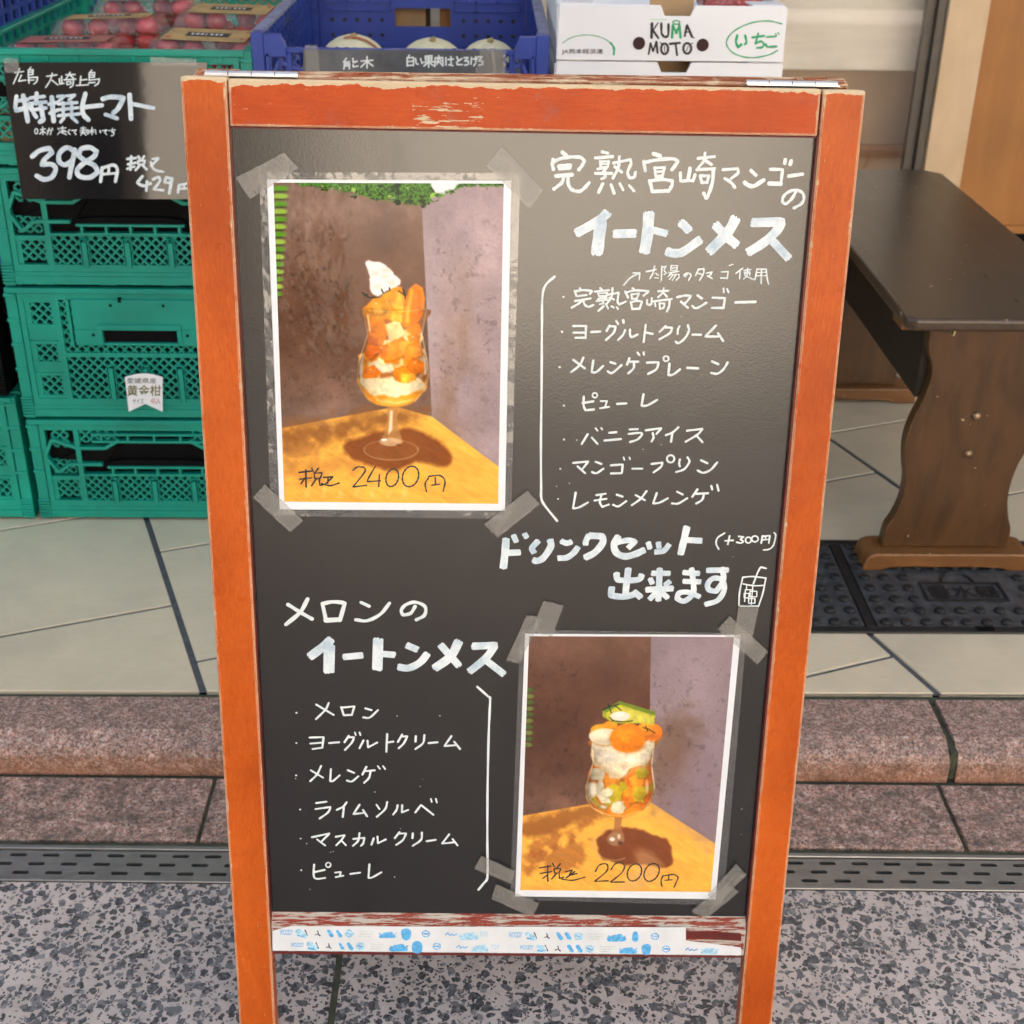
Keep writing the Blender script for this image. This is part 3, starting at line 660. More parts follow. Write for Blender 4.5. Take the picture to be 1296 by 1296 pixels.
write(Z11, 11, [[(848,132),(800,165),(790,205),(808,242)], ([(852,185),(905,182)],12), ([(882,152),(870,210)],12), ([(945,155),(978,158),(955,175),(977,188),(960,200),(930,195)],12), (circ(1010,180,19,20),11), (circ(1055,172,22,20),11), ([(1107,152),(1098,200)],12), ([(1105,155),(1157,150),(1150,200)],12), ([(1105,180),(1150,175)],10), ([(1130,155),(1125,178)],10), [(1187,130),(1197,150),(1182,215),(1152,243),(1115,248)],
 [(972,435),(1040,430),(1130,440)], [(1130,440),(1110,540),(1080,632)], [(972,435),(950,540),(946,625)], [(955,632),(1080,632)], ([(975,480),(1045,492),(1118,490)],10), ([(1045,478),(1075,400),(1095,365),(1132,374)],12),
 (sq(998,488,1040,520),8), (sq(982,545,1014,575),8), (sq(1022,530,1068,568),8), (sq(1012,580,1055,612),8), ([(990,520),(985,600)],8), ([(1040,500),(1030,620)],7)])
Z12 = (350, 740, 4.1806)
write(Z12, 21, [[(165,75),(125,145),(50,210)], [(62,105),(125,145),(187,180)], [(243,100),(262,188)], [(243,100),(300,90),(362,96),(335,188)], ([(262,188),(335,184)],27), ([(447,93),(490,113)],17), ([(420,185),(480,190),(550,155),(598,97)],18), ([(733,115),(710,150),(670,160),(660,135),(685,105),(735,92),(785,115),(783,160),(740,185)],18)])
write(Z12, 55, [([(290,288),(250,325),(175,382)],48), ([(280,322),(277,462)],58), ([(355,382),(455,373)],38), ([(538,288),(533,448)],56), ([(555,365),(625,371)],36), ([(690,320),(745,343)],38), ([(645,435),(700,440),(760,410),(798,365)],40), ([(965,298),(920,380),(835,443)],48), ([(868,318),(965,428)],40), ([(1038,325),(1155,320),(1110,385),(1020,460)],42), ([(1105,397),(1203,473)],38)], 'brush', True, jit=.03)
Z13 = (360, 870, 4.6286)
write(Z13, 12, [([(70,148)],11), [(260,90),(240,130),(185,185)], [(187,100),(288,160)], [(333,115),(348,162)], [(333,118),(410,110),(395,160)], [(348,162),(395,160)], [(475,122),(510,132)], [(462,175),(500,175),(548,132)], ([(660,167)],6), ([(910,165)],6),
 ([(70,325)],10), [(148,293),(230,290),(222,352)], [(152,328),(222,322)], [(165,360),(222,352)], [(263,325),(320,320)], [(377,283),(352,320)], [(372,292),(408,290),(395,322),(355,365)], ([(413,263),(418,278)],10), ([(440,263),(445,278)],10), [(463,310),(440,355)], [(487,312),(490,350),(543,322)], [(602,272),(597,376)], [(600,322),(638,316)], [(690,275),(665,318)], [(685,287),(720,285),(700,325),(670,355)], [(770,285),(768,316)], [(820,278),(812,325),(767,360)], [(845,325),(896,320)], [(978,285),(937,343),(1000,338)], [(995,318),(1028,360)],
 ([(68,515)],10), ([(65,533)],5), [(215,460),(190,510),(152,548)], [(155,485),(226,528)], [(272,478),(268,548),(285,547),(323,515)], [(372,485),(408,500)], [(367,545),(395,550),(433,520)], [(480,465),(457,510)], [(472,490),(528,485)], [(505,490),(495,530),(467,558)], ([(547,460),(560,477)],9), ([(578,460),(590,478)],9), ([(795,580)],5), ([(530,612)],6)])
Z14 = (360, 1000, 4.6286)
write(Z14, 12, [([(92,113)],10), [(187,75),(246,67)], [(182,110),(270,98),(255,130),(207,165)], [(365,70),(345,95),(307,115)], [(348,98),(342,156)], [(440,85),(404,140),(465,132)], [(460,115),(484,152)], [(540,85),(557,110)], [(602,68),(590,110),(542,155)], [(663,88),(657,115),(637,142)], [(690,88),(688,130),(725,115)], [(767,130),(800,86),(873,144)], ([(858,50),(863,68)],9), ([(887,50),(893,72)],9),
 ([(95,283)],10), [(162,275),(265,252),(215,302)], [(192,288),(238,323)], [(302,272),(352,263),(335,290),(304,322)], [(335,295),(360,322)], [(405,285),(468,278),(462,310),(448,325)], [(440,252),(432,295),(402,325)], [(523,282),(510,318)], [(545,272),(548,310),(593,288)], [(674,245),(647,280)], [(670,254),(712,252),(695,290),(655,320)], [(752,252),(750,280)], [(805,248),(800,290),(752,325)], [(834,298),(886,290)], [(965,258),(924,312),(990,305)], [(985,285),(1014,323)],
 ([(98,468)],10), [(174,435),(172,500),(190,518),(238,513)], [(180,478),(235,466)], (circ(257,437,14),8), ([(297,482),(330,478),(325,502)],10), ([(300,508),(345,500)],10), [(387,490),(443,482)], [(498,434),(492,512),(515,510),(568,480)], ([(645,508)],6), ([(270,362)],4), ([(285,358)],4), ([(150,580)],4), ([(680,225)],4), ([(130,312)],5)])
write((0, 0, 1), 2.9, [[(604,869),(618,881.5),(620.3,884),(619.5,905),(618.2,940),(617,1004),(616.8,1060),(617.2,1100)], [(617.2,1098),(616.5,1112),(612,1118),(605.5,1126)]], name='bracket_line')

# ---- decorated tape along the bottom rail (two strips), blue sketches and tiny words
def railfn(u, v, h): return tuple(B(u, v, -.0009+h))
def rail_uv(x, y): return uv(x, y, -.001)
tapef = plain('white washi tape', (.72, .74, .76), .5, .06, 30)
blue_i = plain('sky blue print ink', (.10, .42, .80), .5, .35, 300)
pale_i = plain('pale blue print ink', (.36, .62, .80), .5, .3, 300)
palegreen_i = plain('pale green grey print ink', (.55, .64, .58), .5, .2, 300)
dark_i = plain('navy print ink', (.05, .07, .11), .5, .3, 200)
def quad(mb, pts, fn, mapper, h): mb.add([fn(*mapper(*p), h) for p in pts], [(0, 1, 2, 3)])
for nm, pts, h in (('decorated_tape', [(345,1178),(868,1178),(938,1191),(938,1196),(346,1188)], .00004), ('decorated_tape', [(345,1187),(866,1190),(938,1199),(938,1209),(345,1203)], .00008)):
    b = MB()
    b.add([railfn(*rail_uv(*p), h) for p in ([(368,1172),(868,1173.5),(868,1190),(345,1188),(345,1178)] if h < .00005 else pts)], [tuple(range(5))])
    tp = b.build(nm, tapef, bottom, recalc=False)
    bl = MB(); dk = MB(); pl_ = MB(); pg_ = MB()
    ty0, ty1, shift = ((1174, 1187, 0) if h < .00005 else (1190.5, 1202, 14))
    def sk(mb, pts, wd=2.2): stroke(mb, [rail_uv(*p) for p in smooth(pts, 3)], wd*.66*px_scale(1190), lambda u, v, q: railfn(u, v, h+.00003+q), jitter=.3)
    sh0 = 0 if h > .00005 else -14
    xmax = 852 if h < .00005 else 926
    for base in (78, 368, 658):
        for kind, dx in (('word', 0), ('horse', 28), ('bird', 48), ('rocket', 64), ('rocket', 75), ('ball', 88), ('pale', 111), ('splash', 137), ('egg', 160), ('ring', 185), ('script', 217), ('splash2', 240), ('toy', 253)):
            xx = base+dx+sh0; sl = (xx-345)*.011
            if xx < 352 or xx+16 > xmax: continue
            y0, y1 = ty0+sl+1.5, ty1+sl-1.5; m_ = (y0+y1)/2
            if kind in ('word', 'toy'):
                w_ = 17 if kind == 'word' else 11; p0 = rail_uv(xx, y0+.5); p1 = rail_uv(xx+w_, y1-2)
                put_text(bl if kind == 'word' else pl_, 'WOODY' if kind == 'word' else 'TOY', p0[0], p0[1], p1[0], p1[1], lambda u, v, q: railfn(u, v, h+.00004), offset=.02, shear=.1)
            elif kind == 'horse': sk(pl_, [(xx-4,m_-2),(xx,m_),(xx+3,m_+3)], 5); sk(bl, [(xx-5,m_+3),(xx,m_+4)], 2); sk(dk, [(xx+4,m_-4),(xx+6,m_),(xx+7,m_+3)], 1.)
            elif kind == 'bird': sk(dk, [(xx-3,m_+2),(xx,m_+1),(xx+3,m_+3)], 1.2); sk(dk, [(xx,m_-3),(xx+1,m_+1)], .9)
            elif kind == 'rocket': sk(bl, [(xx-2,m_-3),(xx+2,m_+3)], 3.2); sk(bl, [(xx-1,m_+3),(xx+3,m_+1)], 1.2)
            elif kind == 'ball': sk(pl_, circ(xx, m_, 4, 3.6, 10), 2.6); sk(bl, [(xx-3,m_-1),(xx+2,m_+1)], 1.4)
            elif kind == 'pale':
                for k in range(3): sk(pg_, [(xx-10,m_-3+3*k),(xx+9-3*k,m_-3+3*k+.4)], .8)
            elif kind in ('splash', 'splash2'):
                c_ = bl if kind == 'splash' else pl_
                sk(c_, [(xx-9,m_+3),(xx+8,m_+3)], 4.6); sk(c_, [(xx-5,m_),(xx+4,m_-1)], 4); sk(c_, [(xx-11,m_-1),(xx-6,m_+2)], 1.2); sk(c_, [(xx+7,m_+1),(xx+11,m_-1)], 1.2)
            elif kind == 'egg': sk(bl, [(xx,m_-2),(xx,m_+3)], 8); sk(bl, [(xx,m_-4.5),(xx,m_-2)], 4)
            elif kind == 'ring': sk(bl, circ(xx, m_-1, 4.4, 3.8, 12), 1.1); sk(bl, [(xx-2,m_-1),(xx+2,m_-1)], 1.6)
            elif kind == 'script': sk(bl, [(xx-7,m_),(xx-4,m_-3),(xx-2,m_+1),(xx+1,m_-1),(xx+3,m_+1),(xx+7,m_-1)], 1.1)
    pl_.build('tape_print', pale_i, tp, recalc=False); pg_.build('tape_print', palegreen_i, tp, recalc=False)
    bl.build('tape_print', blue_i, tp, recalc=False); dk.build('tape_print', dark_i, tp, recalc=False)
# bare dark red patches where the tape has come off
b = MB()
b.add([railfn(*rail_uv(*p), .00002) for p in [(868,1178),(938,1181),(938,1191),(866,1187)]], [(0, 1, 2, 3)])
b.add([railfn(*rail_uv(*p), .00002) for p in [(346,1203.6),(938,1209.5),(938,1212),(346,1207)]], [(0, 1, 2, 3)])
b.build('bare_wood', M['redwood'], bottom, recalc=False)

# ------------------------------------------------------------------ the two laminated pictures
def srgb(c): c = np.asarray(c, float)/255; return np.where(c <= .04045, c/12.92, ((c+.055)/1.055)**2.4)
_rng = np.random.RandomState(4)
def vnoise(X, Y, sc, seed=0, octv=4, rough=.55):
    out = 0; amp = 1; tot = 0
    for o in range(octv):
        rs = np.random.RandomState(seed*31+o); n = 64; g = rs.rand(n, n)
        x = X*sc*2**o; y = Y*sc*2**o; xi = np.floor(x).astype(int); yi = np.floor(y).astype(int); fx = x-xi; fy = y-yi
        fx = fx*fx*(3-2*fx); fy = fy*fy*(3-2*fy)
        G = lambda a, c: g[a % n, c % n]
        out = out + amp*((G(xi, yi)*(1-fx)+G(xi+1, yi)*fx)*(1-fy)+(G(xi, yi+1)*(1-fx)+G(xi+1, yi+1)*fx)*fy); tot += amp; amp *= rough
    return out/tot
def pdist(X, Y, poly):
    """signed distance to a polygon, negative inside"""
    d = np.full(X.shape, 1e9); ins = np.zeros(X.shape, bool); n = len(poly)
    for i in range(n):
        ax, ay = poly[i]; bx, by = poly[(i+1) % n]; ex, ey = bx-ax, by-ay
        t = np.clip(((X-ax)*ex+(Y-ay)*ey)/(ex*ex+ey*ey+1e-12), 0, 1)
        d = np.minimum(d, np.hypot(X-ax-t*ex, Y-ay-t*ey))
        if ay != by:
            c = ((ay > Y) != (by > Y)) & (X < (bx-ax)*(Y-ay)/(by-ay)+ax); ins ^= c
    return np.where(ins, -d, d)
def round_poly(pts, n=4):
    o = []; L = len(pts)
    for i in range(L):
        p0, p1, p2, p3 = [np.array(pts[(i+k) % L], float) for k in (-1, 0, 1, 2)]
        for k in range(n):
            t = k/n; o.append(tuple(.5*((2*p1)+(-p0+p2)*t+(2*p0-5*p1+4*p2-p3)*t*t+(-p0+3*p1-3*p2+p3)*t**3)))
    return o
class Pic:
    def __init__(s, quad, nx=300, ny=420, wx=1000, wy=1400):
        """quad: corners TL TR BR BL in crop px; the picture is painted in crop px"""
        s.nx, s.ny = nx, ny; S_, T_ = np.meshgrid(np.linspace(0, 1, nx), np.linspace(0, 1, ny)); s.S, s.T = S_, T_
        q = np.array(quad, float)
        P = (1-T_)[..., None]*((1-S_)[..., None]*q[0]+S_[..., None]*q[1]) + T_[..., None]*((1-S_)[..., None]*q[3]+S_[..., None]*q[2])
        s.X, s.Y = P[..., 0], P[..., 1]; s.C = np.zeros(s.X.shape+(3,))
        s.wob = (vnoise(s.X, s.Y, .03, 5, 3)-.5)
    def put(s, a, c):
        a = np.clip(a, 0, 1)[..., None]; c = np.asarray(c, float); s.C = s.C*(1-a)+c*a
    def poly(s, pts, c, soft=3, wob=0, a=1., var=0, seed=1, rd=None):
        if rd is None: rd = wob >= 8 or len(pts) > 9
        if rd: pts = round_poly(pts)
        d = pdist(s.X, s.Y, pts) + s.wob*wob*2
        c = np.asarray(c, float)
        if var: c = c*(1+(vnoise(s.X, s.Y, .05, seed, 3)-.5)[..., None]*var)
        s.put(a*np.clip(.5-d/soft, 0, 1), c)
    def ell(s, cx, cy, rx, ry, c, soft=.1, a=1., wob=0):
        d = np.hypot((s.X-cx)/rx, (s.Y-cy)/ry)-1+s.wob*wob; s.put(a*np.clip(.5-d/soft, 0, 1), c)
    def bowl_light(s, bowl, cx, half, y0, y1):
        t = np.clip((s.X-cx)/half, -1, 1); m_ = np.clip((s.Y-y0)/40, 0, 1)*np.clip((y1-s.Y)/20, 0, 1)*np.clip(.5-pdist(s.X, s.Y, round_poly(bowl))/4, 0, 1)
        sh = 1 - .34*np.abs(t)**3 - .12*np.clip(-t, 0, 1) + .10*np.exp(-((t-.35)/.18)**2); n = vnoise(s.X, s.Y, .09, 77, 4, .75); n2 = vnoise(s.X, s.Y, .03, 78, 3, .7)
        s.C = s.C*(1+((sh-1+(n-.5)*.20+(n2-.5)*.26)*m_)[..., None])
    def grade(s, sat=1.07, con=1.08):
        sp = np.clip((vnoise(s.X, s.Y, .055, 91, 4, .75)-.60)*6, 0, 1)*np.clip((860-s.Y)/40, 0, 1)*np.clip((s.Y-240)/60, 0, 1)*(np.abs(s.X-530) > 125)
        s.C = s.C*(1-.16*sp[..., None]); g = vnoise(s.X*.12+s.Y*.3, s.Y*.9-s.X*.62, .09, 93, 3, .7); s.C = s.C*(1+((g-.5)*.16*np.clip((s.Y-880)/60, 0, 1))[..., None])
        l = s.C.mean(-1, keepdims=True); s.C = l+(s.C-l)*sat; s.C = np.clip(128+(s.C-128)*con, 0, 255)
        fine = vnoise(s.X, s.Y, .33, 40, 2, .8)[..., None]; s.C = s.C*(1+(fine-.5)*.07)
    def chunks(s, region, n, cols, r0, r1, seed):
        """diced fruit: many small faceted pieces, each with a lit and a shaded face"""
        rs = np.random.RandomState(seed); xs = [q[0] for q in region]; ys = [q[1] for q in region]; k = 0
        keep = s.C.copy(); inside = np.clip(.5-pdist(s.X, s.Y, region)/5, 0, 1)[..., None]
        while k < n:
            cx, cy = rs.uniform(min(xs), max(xs)), rs.uniform(min(ys), max(ys))
            if pdist(np.array([[cx]]), np.array([[cy]]), region)[0, 0] > -4: continue
            k += 1; r = rs.uniform(r0, r1); a0 = rs.uniform(0, 6.3); m_ = rs.randint(4, 7)
            pts = [(cx+r*rs.uniform(.75, 1.15)*math.cos(a0+6.283*i/m_), cy+r*rs.uniform(.65, 1.)*math.sin(a0+6.283*i/m_)) for i in range(m_)]
            c = np.array(cols[rs.randint(len(cols))], float)*rs.uniform(.88, 1.08)
            s.poly([(x+3, y+5) for x, y in pts], c*.62, 9, 0, .45, rd=False); s.poly(pts, c, 4, 6, 1, .26, seed+k, rd=False)
            lit = [((x-cx)*.62+cx-r*.16, (y-cy)*.5+cy-r*.26) for x, y in pts]; s.poly(lit, np.minimum(c*1.10+8, 255), 16, 6, .5, rd=False)
            if rs.rand() < .2: s.ell(cx-r*.2, cy-r*.35, 3.5, 2, (255, 248, 225), .9, .6)
        s.C = keep*(1-inside)+s.C*inside
    def linep(s, pts, c, wd, a=1.):
        d = np.full(s.X.shape, 1e9)
        for (ax, ay), (bx, by) in zip(pts, pts[1:]):
            ex, ey = bx-ax, by-ay; t = np.clip(((s.X-ax)*ex+(s.Y-ay)*ey)/(ex*ex+ey*ey+1e-9), 0, 1); d = np.minimum(d, np.hypot(s.X-ax-t*ex, s.Y-ay-t*ey))
        s.put(a*np.clip(1.2-d/wd*1.2, 0, 1), c)
    def leafy(s, poly, cols, sc, seed, soft=6):
        n = vnoise(s.X, s.Y*1.3, sc, seed, 4, .7); d = pdist(s.X, s.Y, poly)+(n-.5)*40
        c = np.zeros(s.C.shape); t = np.clip((n-.3)/.4, 0, .999)*(len(cols)-1); i = t.astype(int); f = (t-i)[..., None]; cols = np.array(cols, float)
        c = cols[i]*(1-f)+cols[np.minimum(i+1, len(cols)-1)]*f
        s.put(np.clip(.5-d/soft, 0, 1), c)
    def mesh(s, name, corner_uv, h, parent, fn):
        q = np.array(corner_uv); P = (1-s.T)[..., None]*((1-s.S)[..., None]*q[0]+s.S[..., None]*q[1]) + s.T[..., None]*((1-s.S)[..., None]*q[3]+s.S[..., None]*q[2])
        off = Vector(ORG[parent.name]); vs = [Vector(fn(u, v, h))-off for u, v in P.reshape(-1, 2)]
        nx, ny = s.nx, s.ny; fs = [(j*nx+i, j*nx+i+1, (j+1)*nx+i+1, (j+1)*nx+i) for j in range(ny-1) for i in range(nx-1)]
        me = bpy.data.meshes.new(name); me.from_pydata(vs, [], fs); me.materials.append(M['print'])
        ca_ = me.color_attributes.new('Col', 'FLOAT_COLOR', 'POINT'); col = np.ones((nx*ny, 4)); col[:, :3] = srgb(np.clip(s.C.reshape(-1, 3), 0, 255))*.92
        ca_.data.foreach_set('color', col.astype(np.float32).ravel())
        o = bpy.data.objects.new(name, me); COL.objects.link(o); o.parent = parent; return o

def wall_tex(p, c, var, seed, sc=.006):
    n = vnoise(p.X, p.Y, sc, seed, 6, .62)[..., None]; f = vnoise(p.X, p.Y, .12, seed+3, 3, .7)[..., None]
    return np.array(c, float)*(1+(n-.5)*var+(f-.5)*.10)
def scene_bg(p, corner, wl_top, table, wl, wr, warm):
    """the corner of two stained walls over an orange table"""
    p.C[:] = wall_tex(p, wl, .7, 2)
    cx0, cy0, cx1, cy1 = corner
    tw_ = np.clip((p.Y-cy0)/(cy1-cy0), 0, 1)[..., None]
    p.C = p.C*(1-.52*np.sin(tw_*3.1)) + np.array(warm)*.42*np.sin(tw_*3.1)
    right = wall_tex(p, wr, .35, 6)
    st = np.exp(-((p.X-(cx0+130-(p.Y-600)*.12))/70)**2)*np.clip(vnoise(p.X*2, p.Y*.6, .008, 9, 5)*1.9-.55, 0, 1)*np.clip((p.Y-350)/250, 0, 1)
    right = right*(1-st[..., None]*.55)+np.array((135, 95, 55))*st[..., None]*.55
    p.put(np.clip((p.X-(cx0+(cx1-cx0)*(p.Y-cy0)/(cy1-cy0)))/3+.5, 0, 1), right)
    d = pdist(p.X, p.Y, table); g = vnoise(p.X*.35+p.Y*.55, p.Y-p.X*.45, .02, 12, 4)[..., None]
    p.put(np.clip(.5-d/4, 0, 1), np.array((246, 184, 84))*(1+(g-.5)*.22))
OR1 = (245, 150, 25)
def picture_a():
    p = Pic([(143,155),(883,158),(865,1187),(178,1180)])
    scene_bg(p, (620,228,652,892), None, [(150,932),(480,868),(540,858),(652,890),(900,1085),(900,1250),(150,1250)], (126,102,90), (172,152,154), (108,62,32))
    p.leafy([(120,100),(900,100),(900,165),(745,172),(622,222),(480,205),(330,178),(185,158),(120,150)], [(20,35,12),(40,75,20),(95,150,45),(30,60,25),(150,195,80)], .035, 21)
    p.poly([(655,150),(745,150),(720,182),(670,178)], (228,230,232), 8, 18)
    for k in range(15):
        y = 172+k*23; L_ = 48-k*1.5
        p.ell(140+L_/2, y, L_/2+4, 8, (150,185,75) if k % 2 else (95,150,40), .5, .95); p.ell(140+L_/2, y+10, L_/2, 3, (45,70,22), .8, .7)
    p.poly([(150,930),(330,898),(470,872),(620,870),(600,905),(440,930),(330,975),(230,985),(178,1010)], (142,92,48), 50, 30, .85)
    p.poly([(178,985),(300,975),(260,1030),(178,1060)], (165,110,58), 40, 30, .6)
    p.poly([(180,1060),(330,1020),(420,1050),(330,1090),(185,1110)], (190,130,68), 50, 40, .55)
    p.poly([(365,985),(430,955),(560,930),(650,955),(705,1000),(715,1035),(690,1060),(600,1045),(540,1075),(460,1060),(390,1025)], (128,70,32), 14, 8, .9)
    # glass: foot, stem, bowl
    p.ell(521,1000,88,34,(150,95,52),.15,.55); p.ell(521,1003,86,32,(225,190,150),.06,.0)
    for a0, a1, al in ((-10, 190, .34), (190, 350, .18)):
        p.linep([(521+87*math.cos(R(t)),1002+34*math.sin(R(t))) for t in range(a0, a1+1, 10)], (225,200,170), 4, al)
    p.poly([(508,850),(544,850),(540,900),(548,940),(560,975),(485,978),(500,940),(510,900)], (190,140,85), 6, 0, .8)
    p.poly([(518,870),(526,870),(524,935),(512,950)], (255,240,215), 6, 0, .8); p.ell(520,975,36,14,(215,180,140),.3,.8); p.ell(498,968,10,4,(255,250,240),.6,.9); p.ell(545,985,8,4,(90,55,30),.6,.6)
    bowl = [(428,540),(438,590),(446,625),(438,660),(420,705),(413,755),(425,800),(455,838),(500,856),(555,856),(600,838),(630,800),(641,750),(636,705),(618,655),(618,620),(630,580),(636,540)]
    p.poly(bowl, (196,120,58), 5, 0, .75)
    p.poly([(415,765),(425,800),(455,838),(500,856),(555,856),(600,838),(630,800),(640,755),(600,800),(520,815),(450,800)], (244,160,50), 8, 6)
    p.poly([(425,755),(470,765),(520,760),(560,775),(610,765),(628,790),(590,815),(530,822),(470,815),(435,795)], (250,226,178), 8, 10, 1, .12)
    p.poly([(416,690),(470,665),(500,700),(470,750),(430,755)], (240,150,40), 8, 6, 1, .2); p.poly([(450,715),(500,690),(550,685),(540,730),(480,745)], (252,228,190), 10, 12, 1, .15)
    p.poly([(525,715),(560,668),(612,690),(612,735),(575,782),(540,760)], (246,142,22), 6, 4, 1, .18); p.poly([(590,690),(625,670),(638,730),(615,760),(612,720)], (240,205,160), 8, 8, .8)
    p.poly([(445,580),(500,570),(510,620),(495,690),(470,660),(450,625)], (240,140,25), 6, 5, 1, .2); p.poly([(495,640),(540,640),(545,690),(500,690)], (250,218,165), 6, 8, 1, .15)
    p.poly([(503,590),(545,570),(565,620),(540,645),(510,640)], (246,214,150), 5, 6, 1, .2); p.poly([(560,620),(590,600),(620,605),(610,670),(570,650)], (245,200,140), 5, 8, 1, .2); p.poly([(545,640),(580,650),(600,670),(560,670)], (225,110,15), 8, 4, .9)
    p.poly([(428,540),(470,505),(530,470),(556,470),(565,520),(558,580),(500,575),(455,590),(440,570)], OR1, 5, 5, 1, .16); p.poly([(450,555),(500,520),(545,530),(520,560),(470,580)], (252,175,60), 14, 8, .7)
    p.poly([(555,590),(562,530),(578,480),(600,464),(622,475),(630,510),(622,560),(600,592),(575,598)], (243,132,15), 5, 4, 1, .12); p.linep([(585,490),(575,570)], (252,180,70), 10, .6)
    p.poly([(438,395),(470,393),(500,402),(535,432),(553,462),(520,480),(488,500),(458,486),(452,440)], (246,238,232), 5, 8, 1, .10)
    for x, y in ((470,430),(500,440),(520,458),(480,470),(505,420)): p.ell(x,y,13,8,(236,210,190),1.2,.6,.8)
    for l_ in ([(428,490),(450,505),(480,505),(510,485)], [(490,480),(500,500),(515,490)], [(545,485),(570,500),(580,490)], [(435,500),(445,495)], [(515,475),(522,500)], [(560,480),(568,510)]): p.linep(l_, (35,38,14), 4, .95)
    OC = [(250,150,24),(244,132,12),(252,172,52),(250,150,24),(253,222,160),(250,205,130),(236,120,14)]
    p.chunks([(436,590),(630,585),(612,640),(634,715),(622,765),(560,780),(500,760),(430,765),(424,720),(446,650)], 26, OC, 19, 38, 5)
    p.chunks([(436,545),(480,500),(545,475),(560,520),(556,585),(500,575),(450,590)], 7, [(252,160,28),(246,138,14),(253,178,60)], 24, 42, 8)
    p.poly([(560,590),(566,530),(580,482),(600,466),(620,478),(627,512),(620,560),(600,590),(578,596)], (246,134,12), 5, 4, .9, .16, rd=True); p.linep([(588,484),(576,540),(574,580)], (254,190,80), 9, .7); p.linep([(612,490),(612,560)], (222,104,8), 8, .5)
    p.poly([(425,775),(470,780),(520,772),(565,785),(625,775),(612,806),(560,822),(480,820),(440,803)], (252,230,186), 8, 10, .9, .14)
    p.ell(520,842,46,12,(252,190,90),.6,.8)
    p.linep([(428,542),(470,548),(530,550),(590,547),(636,540)], (255,215,150), 3, .4)
    p.linep([(430,545),(446,620),(418,705),(413,755),(425,800),(455,838)], (255,225,170), 3, .35); p.linep([(634,545),(620,620),(636,705),(641,750),(628,800),(598,838)], (255,235,200), 4, .4)
    p.linep([(428,690),(423,750)], (255,252,244), 9, .75); p.linep([(628,700),(632,750)], (255,250,238), 5, .6); p.linep([(446,800),(480,836),(540,846),(590,834)], (255,220,150), 6, .5)
    p.bowl_light(bowl, 527, 116, 500, 858); p.linep([(446,560),(452,610)], (255,244,225), 5, .5)
    for k in range(7): p.poly([(250+k*52,1120+(k%3)*12),(262+k*52,1118+(k%3)*12),(256+k*52,1165),(246+k*52,1165)], (255,222,150), 14, 6, .35, rd=False)
    p.grade(); return p
